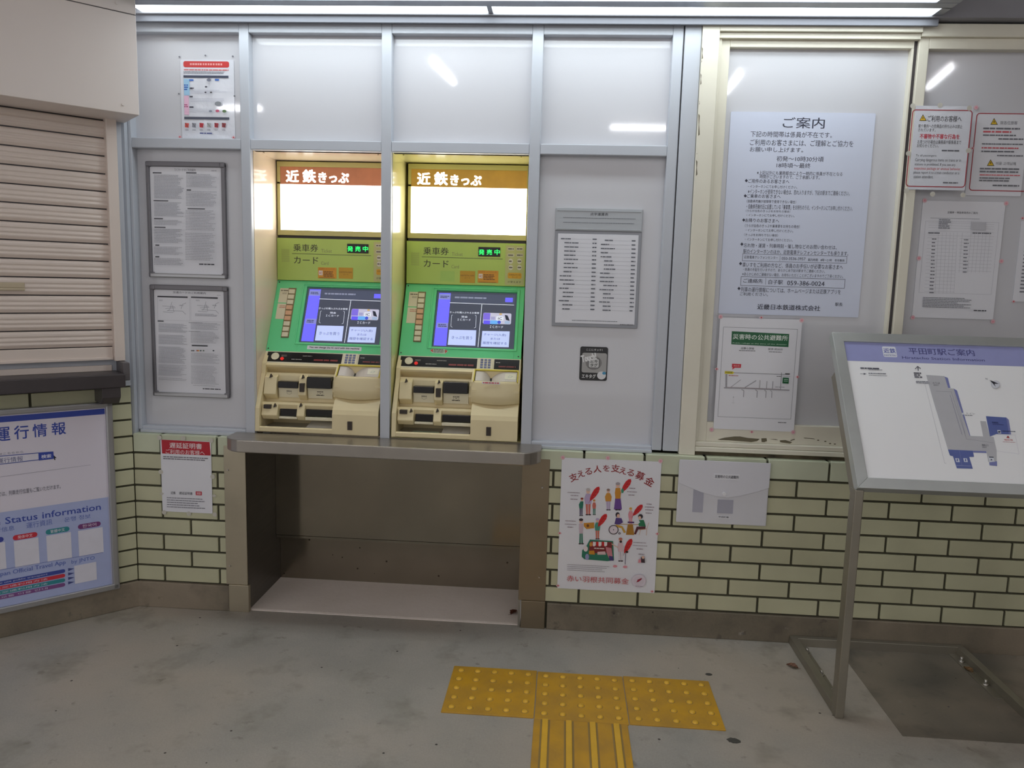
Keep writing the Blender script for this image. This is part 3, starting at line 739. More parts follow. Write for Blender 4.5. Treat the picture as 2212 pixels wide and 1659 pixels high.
    px([(.160, 1.073), (.126, 1.028), (.118, 1.020), (.122, 1.012), (.165, .978), (.165, .94), (.45, .94), (.45, 1.073)], .020, .322)   # hood
    px([(.165, .99), (.122, .988), (.118, .978), (.112, .872), (.074, .872), (.070, .864), (.098, .802), (.19, .800), (.19, .757), (.45, .757), (.45, .99)], .020, .322)   # stepped front
    # raised blocks around the slots, upper row and lower row
    for a_, c_ in ((.022, .074), (.166, .199)): px([(.12, .984), (.094, .974), (.078, .905), (.105, .88), (.16, .88), (.16, .984)], a_, c_, .003)
    px([(.12, .975), (.100, .965), (.090, .92), (.115, .88), (.16, .88)], .305, .322, .002)
    for a_, c_ in ((.022, .088), (.168, .200)): px([(.10, .867), (.066, .864), (.050, .822), (.07, .802), (.15, .802), (.15, .867)], a_, c_, .003)
    # tray rim
    px([(.048, .757), (.034, .757), (.034, .774), (.040, .778), (.048, .776)], .020, .325, .002)
    # right-hand side: swelling body below the coin box
    px([(.12, .93), (.098, .912), (.060, .880), (.040, .856), (.034, .838), (.032, .757), (.45, .757), (.45, .93)], .322, .510)
    px([(.160, 1.073), (.126, 1.028), (.13, .90), (.45, .90), (.45, 1.073)], .322, .510)
    lb = lb_.build('lower_body', M_BODY, mc)
    # black control strip on the sloped edge
    st = Face(np.array([X, .1265, 1.0275]), (1, 0, 0), np.array([0, .034, .0455])); sM = T @ st.M(); sl_ = .0568
    B().box((.003, .0, -.004), (.510, sl_, .0012), .001, sM).build('control_strip_bed', M_MCREAM2, lb)
    s1 = B().box((.014, .006, -.002), (.331, sl_ - .004, .0024), .001, sM).build('control_strip', M_BLACK, lb)
    s2 = B().box((.401, .006, -.002), (.504, sl_ - .004, .0024), .001, sM).build('control_strip', M_BLACK, lb)
    B().cyl(sM @ Vector((.050, .030, .002)), sM @ Vector((.050, .030, .006)), .0165, 24).build('call_button', M_MCREAM2, s1)
    B().cyl(sM @ Vector((.081, .020, .002)), sM @ Vector((.081, .020, .005)), .0075, 18).build('red_button', mat('button_red', (226, 40, 34), .3, emit=.3), s1)
    a = Art(st, None, z0=.0028); a.greek(.075, .030, .098, .040, 2, (140, 134, 128), .4, 0).greek(.165, .033, .205, .040, 1, (120, 116, 110), .6, 0).greek(.12, .016, .165, .022, 1, (150, 146, 140), .6, 0)
    a.greek(.215, .014, .318, .024, 1, (130, 44, 40), .8, 0); a.greek(.408, .033, .425, .04, 1, (160, 156, 150), .5, 0).greek(.42, .014, .49, .022, 1, (120, 44, 40), .8, 0)
    a.build('strip_print', s1, sM)
    kp = B().box((.336, .003, -.001), (.396, sl_ - .001, .004), .001, sM).build('keypad', M_MCREAM2, lb)
    for r_ in range(4):
        for c_ in range(3): B().box((.345 + c_ * .0155, .008 + r_ * .0115, .003), (.356 + c_ * .0155, .0155 + r_ * .0115, .0065), .001, sM).build('key', mat('key_blue_grey', (108, 116, 156), .4), kp)
    # slots
    def slot(nm, a_, b_, z0, z1, y0, y1, m=M_BLACK, bev=.002): return B().box((X + a_, y0, z0), (X + b_, y1, z1), bev, T).build(nm, m, lb)
    slot('slot_flap', .080, .163, .930, .957, .088, .15); slot('slot_flap', .204, .303, .934, .980, .080, .15)
    def plate(a_, b_, z0, z1, yt, yb, arrows):
        o = B().prism([(yt, z1), (yb, z0), (yb + .006, z0), (yt + .006, z1)], X + a_, X + b_, 0, 0, T).build('slot_plate', M_MCREAM2, lb)
        f_ = Face(np.array([X + a_, yb, z0]), (1, 0, 0), np.array([0, yt - yb, z1 - z0])); a2 = Art(f_, None, z0=.0004); w_ = b_ - a_; h_ = z1 - z0
        a2.greek(w_ * .38, h_ * .62, w_ * .64, h_ * .72, 1, (110, 100, 84), .8, 0)
        a2.line([(w_ * .40, h_ * .42), (w_ * .40, h_ * .58), (w_ * .62, h_ * .58), (w_ * .62, h_ * .42), (w_ * .51, h_ * .3), (w_ * .40, h_ * .42)], (120, 112, 96), .0008)
        if arrows: a2.greek(w_ * .34, h_ * .26, w_ * .66, h_ * .36, 1, (70, 62, 50), .8, 0).poly([(w_ * .48, h_ * .52), (w_ * .54, h_ * .52), (w_ * .51, h_ * .44)], (60, 50, 40))
        a2.build('plate_print', o, T @ f_.M())
    plate(.079, .164, .890, .930, .098, .104, False); plate(.202, .304, .890, .934, .094, .102, True)
    slot('key_slot', .174, .193, .918, .953, .074, .10, M_DKBROWN, .001)
    slot('slot_flap', .092, .165, .816, .846, .075, .12); slot('slot_flap', .203, .318, .820, .848, .070, .12)
    slot('slot_lip', .090, .167, .806, .815, .066, .10, M_MCREAM2, .002); slot('slot_lip', .201, .320, .804, .817, .062, .10, M_MCREAM2, .002)
    slot('small_window', .032, .062, .848, .864, .052, .08, M_DKBROWN, .001)
    for x, z, y in ((.050, .978, .088), (.184, .978, .088), (.078, .862, .054), (.184, .866, .058)):
        B().prism([(x - .006 + X, z - .009), (x + .006 + X, z - .003), (x - .001 + X, z + .008)], y, y + .012, 1, 0, T).build('arrow_mark', M_DKBROWN, lb)
    B().box((X + .020, .046, .764), (X + .322, .192, .767), .0005, T).build('coin_tray', mat('tray_steel', (186, 184, 178), .3, metal=.35, noise=.15, nscale=12), lb)
    B().prism([(.050, .7675), (.150, .7675), (.150, .786), (.146, .786)], X + .200, X + .312, 0, 0, T).build('tray_glint_plate', mat('glint_plate_white', (250, 250, 250), .12, metal=.25), lb)  # near-white plate added to stand in for the tray's bright reflection
    if not first:
        B().box((X + .075, .075, .7672), (X + .185, .115, .7684), .0003, T).build('sticker', mat('sticker_mint', (200, 222, 200), .35), lb)
    slot('card_slot', .386, .405, .777, .812, .028, .04, M_DKBROWN, .001)
    # coin box with a rounded front and a sloping open top
    cb = B()
    def plan(z, sh):
        n = 12; pts_ = []
        for k in range(n + 1):
            u = .318 + (.511 - .318) * k / n; t_ = (k / n - .5) * 2
            pts_.append((X + u, .058 + sh + .020 * t_ * t_))
        return pts_
    rings = []
    bm2 = bmesh.new(); lv = [(.905, .0), (.900, .006), (.905, 0), (.975, .004), (.986, .006), (.991, .010)][2:]
    n = 13; rows = []
    rows.append([bm2.verts.new(T @ Vector((p[0], .12, .912))) for p in plan(0, 0)])
    for z, sh_ in ((.902, .008), (.904, 0), (.94, -.001), (.980, .003), (.988, .006)):
        rows.append([bm2.verts.new(T @ Vector((p[0], p[1] + sh_, z - (0.0 if z > .95 else .006 * (1 - ((j / 12 - .5) * 2) ** 2))))) for j, p in enumerate(plan(0, 0))])
    # inner lip of the top opening
    rows.append([bm2.verts.new(T @ Vector((p[0], p[1] + .014, .990))) for p in plan(0, 0)])
    rows.append([bm2.verts.new(T @ Vector((p[0], p[1] + .016, .950))) for p in plan(0, 0)])
    for r0, r1 in zip(rows[:-1], rows[1:]):
        for k in range(n - 1):
            f = bm2.faces.new([r0[k], r0[k + 1], r1[k + 1], r1[k]]); f.smooth = True
    bmesh.ops.recalc_face_normals(bm2, faces=bm2.faces); cb._merge(bm2)
    side = [(.14, .905), (.078, .902), (.078, .984), (.126, 1.030), (.16, 1.05)]
    cb.prism(side, X + .316, X + .326, 0, .0015, T).prism(side, X + .502, X + .5115, 0, .0015, T)
    cb.prism([(.07, .945), (.15, .945), (.15, .955), (.07, .955)], X + .32, X + .51, 0, 0, T)
    cbo = cb.build('coin_box', M_BODY, lb)
    yl = Face(np.array([X, .0755, .9895]), (1, 0, 0), np.array([0, .0485, .0435])); yM = T @ yl.M()
    B().box((.326, .058, -.004), (.503, .064, .001), .0005, yM).box((.324, .0, -.004), (.328, .064, .001), .0005, yM).box((.500, .0, -.004), (.504, .064, .001), .0005, yM).build('yellow_edging', mat('edging_yellow', (214, 196, 66), .4), cbo)
    HG = mat('hopper_grey', (206, 198, 190), .3)
    def hopper(a_, b_, flip):
        n = 12; pr = []
        for k in range(n + 1):
            t_ = k / n; u = a_ + (b_ - a_) * t_; q = t_ if flip else 1 - t_
            pr.append((u, -.004 - .024 * (1 - min(1, q * 1.5)) ** 2))
        bmm = B(); bmm.prism(pr + [(b_, -.04), (a_, -.04)], .006, .056, 1, .001, yM)
        return bmm.build('coin_chute', HG, cbo)
    hopper(.331, .388, False); h2 = hopper(.396, .498, True)
    B().box((.386, .010, -.036), (.400, .052, -.030), 0, yM).build('chute_gap', M_BLACK, cbo)
    lb2 = Art(Face(np.array([X, .0875, .962]), (1, 0, 0), (0, 0, 1)), None)
    a = Art(yl, None, z0=-.0030); a.lrect(.450, .016, .494, .046, (226, 222, 200), .002); a.line([(.462, .028), (.468, .036), (.480, .034), (.474, .026), (.462, .028)], (120, 150, 150), .001); a.build('chute_label', h2, yM)
    if not first:
        f_ = Face(np.array([X + .36, .0585, .984]), (1, 0, 0), (0, 0, 1)); b = B().box((X + .362, .0565, .981), (X + .434, .0600, .990), .0005, T).build('sticker', M_PAPER, cbo)
        a = Art(Face(np.array([X + .362, .0563, .981]), (1, 0, 0), (0, 0, 1)), None, z0=.0003); a.greek(.004, .002, .068, .008, 1, (210, 80, 80), .8, 0); a.build('sticker_print', b, T @ a.f.M())
    tag(mc, ('left ticket machine, with a copper-coloured name band and an English sticker below its screen' if first else 'right ticket machine, with an amber name band and yellow niche sides'), 'ticket machine', 'ticket vending machines')
    return mc
machine(0); machine(1)
# ------------------------------------------------------------ notices
DKT = (52, 54, 72); GR = (150, 150, 158)
# office notice in the cream window
o, f = sheet('office_notice', 'large pale blue-white notice of opening hours, hung in the cream window', 'notice', .028, 1.287, .529, .755, .0795, th=.0015, m=mat('notice_blue_white', (216, 222, 240), .35))
c = (1540, 230, 3.5306); a = Art(f, c, z0=.0018)
a.text('ご案内', 536, 82, 848, 170, DKT, .008)
R3 = lambda t, x0, y0, x1, y1, b=.0, col=DKT: a.text(t, x0, y0, x1, y1, col, b)
R3('下記の時間帯は係員が不在です。', 288, 188, 905, 242, .004); R3('ご利用のお客さまには、ご理解とご協力を', 284, 250, 1068, 310, .004); R3('お願い申し上げます。', 282, 308, 686, 352, .004)
R3('初発～10時30分頃', 486, 378, 842, 424, .004); R3('18時頃～最終', 486, 430, 742, 472, .004)
R3('※上記以外にも業務都合により一時的に係員が不在となる', 336, 490, 985, 532); R3('時間がございますので、ご了承願います。', 358, 520, 812, 558)
hd_ = lambda x, y: a.poly([(x, y), (x + 12, y - 13), (x + 24, y), (x + 12, y + 13)], DKT)
hd_(242, 566); R3('ご用件のあるお客さまへ', 270, 552, 580, 590, .006); R3('・インターホンにてお申し付けください。', 268, 598, 640, 628); R3('※インターホンが使用できない場合は、恐れ入りますが、下記の駅までご連絡ください。', 268, 630, 1040, 682)
hd_(234, 682); R3('ご乗車のお客さまへ', 260, 668, 514, 702, .006); R3('（自動券売機が故障等で使用できない場合）', 258, 710, 632, 742); R3('・自動券売機付近に設置している「乗車票」をお持ちのうえ、インターホンにてお申し付けください。', 258, 744, 1062, 798); R3('（うらが白色のきっぷをお持ちの場合）', 250, 786, 588, 812); R3('・インターホンにてお申し付けください。', 256, 818, 620, 846)
hd_(222, 866); R3('お降りのお客さまへ', 248, 852, 502, 888, .006); R3('（うらが白色のきっぷや乗車票をお持ちの場合）', 244, 896, 660, 930); R3('・インターホンにてお申し付けください。', 250, 932, 610, 962); R3('（きっぷをお持ちでない場合）', 238, 968, 494, 994); R3('・インターホンにてお申し付けください。', 244, 1002, 606, 1032)
hd_(208, 1050); R3('忘れ物・運賃・列車時刻・催し物などのお問い合わせは、', 236, 1042, 942, 1092, .004); R3('駅のインターホンのほか、近鉄電車テレフォンセンターでも承ります。', 232, 1086, 1030, 1140, .004)
a.outline(226, 1122, 1018, 1198, DKT, .0012); a.line([(512, 1140), (508, 1178)], DKT, .001); R3('近鉄電車テレフォンセンター', 238, 1136, 494, 1166); R3('050-3536-3957', 524, 1148, 704, 1174); R3('案内時間　8時～21時　年中無休', 724, 1158, 1002, 1186)
hd_(198, 1198); R3('車いすをご利用の方など、係員のお手伝いが必要なお客さまへ', 226, 1188, 988, 1244, .004); R3('・係員の手配を行いますので、あらかじめ下記の駅までご連絡ください。', 230, 1230, 852, 1270); R3('※あらかじめのご連絡がない場合、お待ちいただくことがございますのでご了承ください。', 224, 1264, 990, 1310)
a.outline(213, 1296, 1002, 1388, DKT, .0014); a.line([(403, 1306), (400, 1358)], DKT, .001); R3('ご連絡先', 232, 1312, 378, 1348, .006); R3('白子駅', 424, 1320, 530, 1358, .006); R3('059-386-0024', 566, 1328, 848, 1370, .006)
hd_(186, 1388); R3('列車の運行情報については、ホームページまたは近鉄アプリを', 214, 1376, 972, 1434, .004); R3('ご利用ください。', 206, 1416, 418, 1448, .004)
R3('駅長', 932, 1496, 986, 1524, .006); R3('近畿日本鉄道株式会社', 340, 1506, 815, 1560, .010)
a.build('lettering', o)
# disaster shelter poster
o, f = sheet('shelter_poster', 'white poster with green heading and a street map, taped below the office notice', 'poster', .031, .8375, .309, .4355, .0525, th=.0012)
c = (1500, 660, 4.88); a = Art(f, c, z0=.0016); GN = (24, 96, 56)
a.outline(305, 225, 1015, 1200, (90, 90, 96), .001)
a.poly([(394, 270), (998, 300), (990, 438), (388, 408)], GN)
a.text('災害時の公共避難所', 408, 298, 982, 372, (232, 240, 232), .010).text('Public refuge at the time of the disaster', 404, 388, 972, 420, (200, 226, 206), .008)
a.text('庄野小学校', 490, 438, 628, 466, (60, 60, 60), .01).greek(470, 468, 640, 484, 1, (90, 90, 90), .6, 0).text('徒歩 約20分', 776, 446, 930, 474, (60, 60, 60), .008).greek(784, 482, 918, 496, 1, (90, 90, 90), .6, 0)
a.poly([(396, 612), (492, 617), (488, 656), (425, 655), (398, 676), (402, 652), (394, 650)], (206, 40, 56)).text('現在地', 412, 624, 474, 646, (240, 190, 190))
a.line([(410, 708), (1000, 728)], (70, 66, 70), .0014).poly([(320, 690), (404, 694), (418, 706), (404, 722), (318, 718)], (222, 206, 30)).text('平田町駅', 326, 696, 398, 714, (50, 50, 20), .01)
a.greek(360, 730, 460, 746, 1, (176, 90, 90), .6, 0).greek(955, 712, 1004, 726, 1, (70, 70, 70), .8, 0).greek(866, 740, 910, 752, 1, (80, 80, 80), .6, 0)
g = (164, 162, 168)
a.line([(336, 722), (334, 868)], g, .0066).line([(310, 866), (560, 874), (1000, 892)], g, .0044).line([(345, 858), (900, 880)], (160, 110, 112), .0008)
a.line([(916, 706), (906, 886)], (120, 118, 124), .0018).line([(1008, 750), (916, 742)], g, .0012)
a.line([(385, 858), (486, 782)], g, .0022).line([(530, 864), (650, 790)], g, .0034).line([(690, 786), (684, 870)], (196, 194, 198), .0044).line([(763, 796), (757, 876)], g, .0026).line([(826, 798), (820, 880)], g, .0026)
a.line([(495, 884), (520, 896), (516, 964)], g, .0028).line([(640, 886), (660, 900), (657, 970)], g, .0028).line([(735, 892), (754, 902), (750, 972)], g, .0028).line([(800, 896), (815, 906), (812, 972)], g, .0022)
a.poly([(930, 758), (994, 761), (991, 824), (926, 820)], GN).greek(944, 770, 982, 806, 2, (190, 220, 200), .4, 0)
a.line([(410, 958), (408, 1035)], (196, 196, 200), .0008).line([(392, 1022), (424, 1024)], (196, 196, 200), .0008).poly([(404, 970), (416, 970), (410, 954)], (176, 176, 182)).greek(850, 850, 955, 868, 1, (180, 178, 184), .6, 0)
a.greek(880, 1226, 970, 1240, 1, (90, 90, 96), .7, 0)
a.build('lettering', o)
stickers(o, f, c, [(275, 118), (704, 126, 'd'), (1130, 156), (234, 668, 'd'), (1086, 752, 'd'), (180, 1308), (604, 1332, 'd'), (1040, 1335)], r=.0085)
# red feather poster
o, f = sheet('charity_poster', 'white poster with red feathers and small drawn people, taped to the tiles beside the counter', 'poster', -.557, .174, .387, .535, -.0045, th=.0010)
c = (1180, 960, 4.254); a = Art(f, c, z0=.0012); RD = (176, 38, 44); FR = (206, 30, 36)
for ch, x, y, w_, an in (('支', 250, 302, 74, 24), ('え', 318, 270, 62, 17), ('る', 388, 248, 62, 11), ('人', 470, 226, 68, 5), ('を', 552, 218, 58, 0), ('支', 636, 220, 74, -3), ('え', 706, 242, 62, -9), ('る', 776, 260, 62, -14), ('募', 862, 288, 78, -20), ('金', 950, 340, 80, -27)):
    p = a.P(x - w_ / 2, y - w_ / 2); q = a.P(x + w_ / 2, y + w_ / 2); a.ltext(ch, p[0], q[1], q[0], p[1], (150, 40, 44), .012, an)
def feather(x0, y0, x1, y1, wd):
    dx, dy = x1 - x0, y1 - y0; l = math.hypot(dx, dy); nx, ny = -dy / l, dx / l
    pts_ = [(x0 + dx * t + nx * wd * w_, y0 + dy * t + ny * wd * w_) for t, w_ in ((0, 0), (.15, .5), (.4, .9), (.7, 1), (.9, .7), (1, .1))]
    pt2 = [(x0 + dx * t - nx * wd * w_, y0 + dy * t - ny * wd * w_) for t, w_ in ((1, -.1), (.9, .55), (.7, .9), (.4, .85), (.15, .5))]
    a.poly(pts_ + pt2, FR); a.line([(x0 - dx * .12, y0 - dy * .12), (x0 + dx * .9, y0 + dy * .9)], (120, 20, 26), .0010)
    for t in (.3, .5, .7): a.line([(x0 + dx * t, y0 + dy * t), (x0 + dx * (t + .12) + nx * wd * .8, y0 + dy * (t + .12) + ny * wd * .8)], (232, 120, 110), .0005)
SK = (232, 190, 168); PU = (110, 70, 150); OR = (206, 140, 40); TE = (40, 120, 96); NV = (48, 40, 84); LI = (190, 170, 206); PK = (226, 150, 160)
def person(x, y, s_, hair, top_, leg, fat=1.0, skirt=False, lean=0):
    a.poly([(x - 16 * s_ * fat, y + 96 * s_), (x - 2, y + 96 * s_), (x - 3, y + 178 * s_), (x - 14 * s_, y + 178 * s_)], leg) if not skirt else a.poly([(x - 18 * s_, y + 90 * s_), (x + 18 * s_, y + 90 * s_), (x + 28 * s_, y + 178 * s_), (x - 28 * s_, y + 178 * s_)], leg)
    if not skirt: a.poly([(x + 2, y + 96 * s_), (x + 16 * s_ * fat, y + 96 * s_), (x + 14 * s_, y + 178 * s_), (x + 3, y + 178 * s_)], leg)
    a.poly([(x - 16 * s_ + lean, y + 26 * s_), (x + 16 * s_ + lean, y + 26 * s_), (x + 24 * s_ * fat, y + 60 * s_), (x + 19 * s_ * fat, y + 102 * s_), (x - 19 * s_ * fat, y + 102 * s_), (x - 24 * s_ * fat, y + 60 * s_)], top_)
    a.ell(x + lean, y + 8 * s_, 14 * s_, 18 * s_, SK); a.ell(x + lean, y - 4 * s_, 16 * s_, 11 * s_, hair)
    a.ell(x - 9 * s_, y + 180 * s_, 11 * s_, 5 * s_, (60, 50, 56)); a.ell(x + 11 * s_, y + 180 * s_, 11 * s_, 5 * s_, (60, 50, 56))
person(320, 500, .85, (150, 50, 40), TE, NV, 1, False, 8); person(385, 420, 1.25, (190, 180, 180), LI, (206, 110, 96), 1.2); person(440, 515, .72, OR, (206, 110, 96), TE); feather(400, 520, 485, 385, 26)
person(570, 420, 1.0, (150, 120, 110), (214, 150, 60), LI, 1.3); person(658, 365, 1.3, (170, 160, 165), OR, PU, .9, True); feather(690, 440, 775, 315, 26); a.ell(700, 425, 12, 22, (70, 150, 120))
person(320, 695, 1.2, (50, 36, 44), (206, 186, 196), TE, .7); person(470, 690, .98, LI, (70, 150, 130), (206, 110, 90), 1.1); a.poly([(345, 720), (440, 715), (440, 768), (370, 776), (345, 750)], OR); a.ell(382, 745, 12, 14, (120, 70, 30)); feather(475, 755, 552, 635, 26)
person(775, 590, .85, (222, 170, 60), PK, PK, 1.1); feather(795, 655, 882, 550, 24)
a.poly([(668, 728), (850, 732), (850, 738), (668, 734)], (190, 150, 96)); a.poly([(748, 735), (796, 735), (808, 830), (732, 828)], (176, 124, 40)); a.rect(748, 706, 806, 722, (90, 50, 110))
a.ell(655, 645, 19, 24, (44, 36, 50)); a.ell(662, 655, 14, 18, SK); a.poly([(640, 672), (690, 676), (704, 714), (670, 734), (626, 730)], (84, 60, 130)); a.poly([(640, 732), (700, 750), (732, 806), (712, 812), (690, 766), (640, 756)], (206, 160, 60))
a.ell(618, 782, 46, 44, (70, 60, 66)); a.ell(618, 782, 38, 36, (226, 214, 222)); a.ell(618, 782, 5, 5, (70, 60, 66)); a.ell(672, 815, 11, 10, (70, 60, 66)); a.ell(672, 815, 5, 5, (226, 214, 222))
a.ell(865, 660, 22, 22, (40, 30, 40)); a.ell(858, 672, 13, 16, SK); a.poly([(850, 694), (895, 692), (914, 752), (850, 748), (846, 726), (862, 714)], (40, 120, 80)); a.poly([(830, 754), (912, 752), (910, 774), (846, 778), (822, 826), (806, 820)], (96, 40, 50)); a.line([(942, 716), (925, 770), (918, 834)], (206, 150, 96), .0012).line([(852, 782), (920, 774)], (206, 150, 96), .002).line([(866, 784), (852, 830)], (206, 150, 96), .0012)
a.poly([(400, 872), (614, 886), (622, 1062), (560, 1070), (350, 1052), (326, 1030), (330, 970), (370, 930)], TE); a.poly([(420, 888), (604, 896), (606, 990), (392, 1000), (395, 930)], (126, 40, 46))
for x in (428, 480, 532): a.poly([(x - 20, 890), (x, 892), (x, 934), (x - 20, 928)], FR).poly([(x, 892), (x + 28, 894), (x + 26, 926), (x + 12, 934), (x, 930)], (240, 232, 232))
a.greek(440, 945, 540, 962, 1, (230, 220, 210), .7, 0).poly([(392, 975), (440, 972), (446, 1010), (392, 1006)], OR).poly([(470, 984), (540, 980), (548, 1010), (470, 1010)], (220, 190, 190)).poly([(545, 940), (598, 950), (610, 1030), (575, 1040), (556, 1000)], (206, 130, 140)).poly([(575, 1020), (610, 1026), (618, 1066), (580, 1064)], (70, 56, 120))
a.ell(375, 1030, 18, 28, (150, 150, 190)); a.ell(410, 915, 14, 20, (214, 150, 70)); a.ell(362, 956, 20, 26, (236, 220, 220))
person(682, 870, 1.1, (196, 110, 90), (222, 190, 196), (224, 214, 220), 1.0); a.ell(684, 890, 12, 12, (60, 40, 40)); a.line([(600, 910), (660, 945)], SK, .0034); feather(715, 1000, 782, 862, 26); a.line([(728, 995), (724, 1100)], (120, 110, 130), .0026); a.ell(632, 1116, 20, 12, PK); a.ell(724, 1122, 20, 12, PK); a.ell(740, 985, 13, 10, (60, 30, 30))
for x, y, w_ in ((760, 400, 62), (742, 432, 90), (754, 462, 60), (195, 440, 116), (224, 466, 72), (222, 500, 66), (920, 545, 54), (906, 572, 84), (908, 598, 76), (912, 628, 60), (175, 700, 96), (170, 730, 108), (196, 756, 54), (800, 898, 120), (794, 926, 134), (828, 956, 60), (846, 1004, 56)): a.greek(x, y - 6, x + w_, y + 8, 1, (150, 130, 140), .55, .05)
a.greek(194, 1090, 585, 1176, 4, (140, 130, 140), .22, .3)
a.poly([(846, 1052), (868, 1046), (872, 1080), (842, 1082)], PK).poly([(868, 1030), (900, 1022), (905, 1082), (870, 1080)], (60, 44, 54)).ell(888, 1032, 13, 14, SK)
a.text('赤い羽根共同募金', 190, 1196, 756, 1280, (196, 70, 76), .004)
a.ell(848, 1248, 66, 60, (214, 200, 210)).ell(848, 1248, 62, 56, (226, 216, 226)).ell(848, 1248, 48, 42, (220, 208, 218)); a.poly([(826, 1262), (838, 1236), (874, 1220), (878, 1230), (850, 1254)], (150, 40, 60)); a.greek(818, 1290, 888, 1304, 1, (150, 140, 150), .5, 0)
a.build('printing', o)
stickers(o, f, c, [(152, 120), (566, 124), (1050, 152), (124, 814, 'd'), (1020, 820, 'd'), (108, 1296, 'd'), (972, 1350, 'd')], r=.0085)
# plastic envelope on the tiles
ev = empty('plastic_envelope', (-.103, -.004, .472)); b = B()
b.box((0, -.010, 0), (.346, 0, .246), .004); M_ENV = mat('cloudy_plastic', (232, 232, 238), .22, alpha=.90, coat=.3, noise=.05, nscale=7)
b.build('pouch', M_ENV, ev)
b = B(); b.prism([(.0, .252), (.346, .252), (.346, .155), (.31, .140), (.24, .118), (.19, .108), (.15, .112), (.09, .126), (.03, .148), (.0, .160)], -.0135, -.0105, 1, .0008)
b.build('flap', mat('cloudy_plastic_flap', (228, 228, 236), .2, alpha=.95, coat=.3), ev)
B().cyl((.177, -.0135, .124), (.177, -.0175, .124), .007, 18).build('snap_button', mat('snap_white', (240, 240, 244), .25), ev)
for x0, x1, z0, z1, tx in ((.134, .232, .180, .202, '災害時の公共避難所'), (.158, .206, .024, .036, '平田町駅')):
    p = B().box((x0, -.0142 if z0 > .1 else -.0108, z0), (x1, -.0100, z1)).build('name_label', M_PAPER, ev)
    a = Art(Face((x0, -.0145 if z0 > .1 else -.0111, z0), (1, 0, 0), (0, 0, 1)), None, z0=.0001); a.ltext(tx, .004, (z1 - z0) * .25, x1 - x0 - .004, (z1 - z0) * .8, (50, 50, 60), .01); a.build('label_lettering', p, a.f.M())
B().box((.060, -.0112, .045), (.10, -.0101, .165)).box((.155, -.0112, .045), (.215, -.0101, .10)).build('folded_paper', mat('folded_paper_grey', (176, 176, 190), .6), ev)
tag(ev, 'cloudy plastic document envelope with a snap flap, taped to the green tiles', 'envelope')
# delay certificate notice
o, f = sheet('delay_notice', 'white sheet with a red heading, taped to the tiles at the left of the counter', 'notice', -2.184, .414, .211, .300, -.0045)
c = (0, 720, 2.675); a = Art(f, c, z0=.0016)
a.poly([(934, 614), (1212, 628), (1218, 706), (938, 694)], (186, 24, 44)).text('遅延証明書', 980, 630, 1168, 670, (240, 226, 228), .012).text('ご利用のお客様へ', 958, 668, 1184, 704, (240, 226, 228), .008)
a.greek(944, 706, 1206, 740, 2, (120, 116, 124), .5, .1)
a.text('近鉄', 988, 912, 1016, 930, (70, 70, 80)).text('遅延証明書', 1036, 914, 1114, 934, (70, 70, 80)).rect(1132, 912, 1168, 936, (200, 70, 84), .1).text('検索', 1138, 916, 1162, 932, (240, 220, 224))
a.greek(965, 942, 1196, 1018, 5, (140, 138, 148), .35, .25)
a.build('lettering', o)
stickers(o, f, c, [(922, 602), (1060, 606), (1220, 620), (930, 800), (1230, 828), (936, 926, 'd'), (1238, 938, 'd'), (950, 1034), (1092, 1042), (1242, 1046)], r=.0095, mat_=M_CLEAR)
# laminated guidance sheet above (paper under shiny film)
o, f = sheet('platform_poster', 'small laminated poster with a red title bar, on the upper white panel at the left', 'poster', -2.095, 1.913, .214, .296, .0735, m=mat('laminated_paper', (226, 228, 236), .12, bump=.5, bscale=26, coat=.8))
c = (240, 0, 3.3515); a = Art(f, c, z0=.0016)
a.rect(524, 443, 856, 491, (206, 60, 60), .04).greek(572, 456, 808, 476, 1, (240, 170, 166), .8, 0, (.8, 1.2)).greek(528, 498, 852, 516, 1, (214, 120, 120), .6, 0).greek(526, 514, 850, 538, 2, (120, 120, 132), .4, .25)
a.rect(526, 546, 852, 566, (70, 76, 96)).rect(528, 572, 572, 692, (164, 206, 236)).rect(530, 694, 568, 832, (240, 196, 220)).rect(532, 846, 858, 868, (80, 84, 100))
a.greek(530, 610, 560, 656, 3, (50, 100, 190), .6, 0).greek(532, 754, 560, 780, 2, (180, 50, 110), .5, 0).greek(568, 574, 602, 588, 1, (70, 120, 206), .9, 0).greek(754, 572, 784, 586, 1, (70, 120, 206), .9, 0)
for y in (634, 696, 772): a.greek(572, y, 602, y + 12, 1, (70, 70, 84), .9, 0); a.greek(578, y + 14, 840, y + 50, 3, (190, 190, 202), .25, .4)
for x, y, r_, col in ((714, 582, 16, (120, 124, 140)), (694, 632, 9, (90, 90, 100)), (690, 672, 7, (50, 50, 60)), (730, 672, 8, (60, 60, 60)), (780, 754, 24, (150, 154, 160)), (726, 808, 12, (140, 146, 160)), (776, 806, 14, (214, 100, 130)), (826, 808, 15, (110, 140, 96))): a.ell(x, y, r_, r_ * .7, col)
for x, col in ((556, (206, 80, 70)), (608, (140, 140, 150)), (662, (196, 50, 60)), (716, (170, 170, 170)), (770, (170, 50, 60)), (824, (150, 60, 64))):
    a.poly([(x - 15, 892), (x + 15, 896), (x + 10, 928), (x - 14, 924)], col).line([(x - 13, 894), (x + 13, 926)], (60, 50, 60), .0012); a.greek(x - 13, 936, x + 13, 950, 2, (120, 120, 130), .4, .2)
a.greek(650, 962, 740, 974, 1, (70, 80, 140), .8, 0)
a.build('printing', o)
stickers(o, f, c, [(496, 412), (684, 402), (882, 408), (492, 680), (894, 696)], r=.0045, mat_=mat('corner_tape_grey', (120, 120, 128), .5), shape='d')
stickers(o, f, c, [(500, 992, 'd'), (888, 996, 'd')], r=.009)
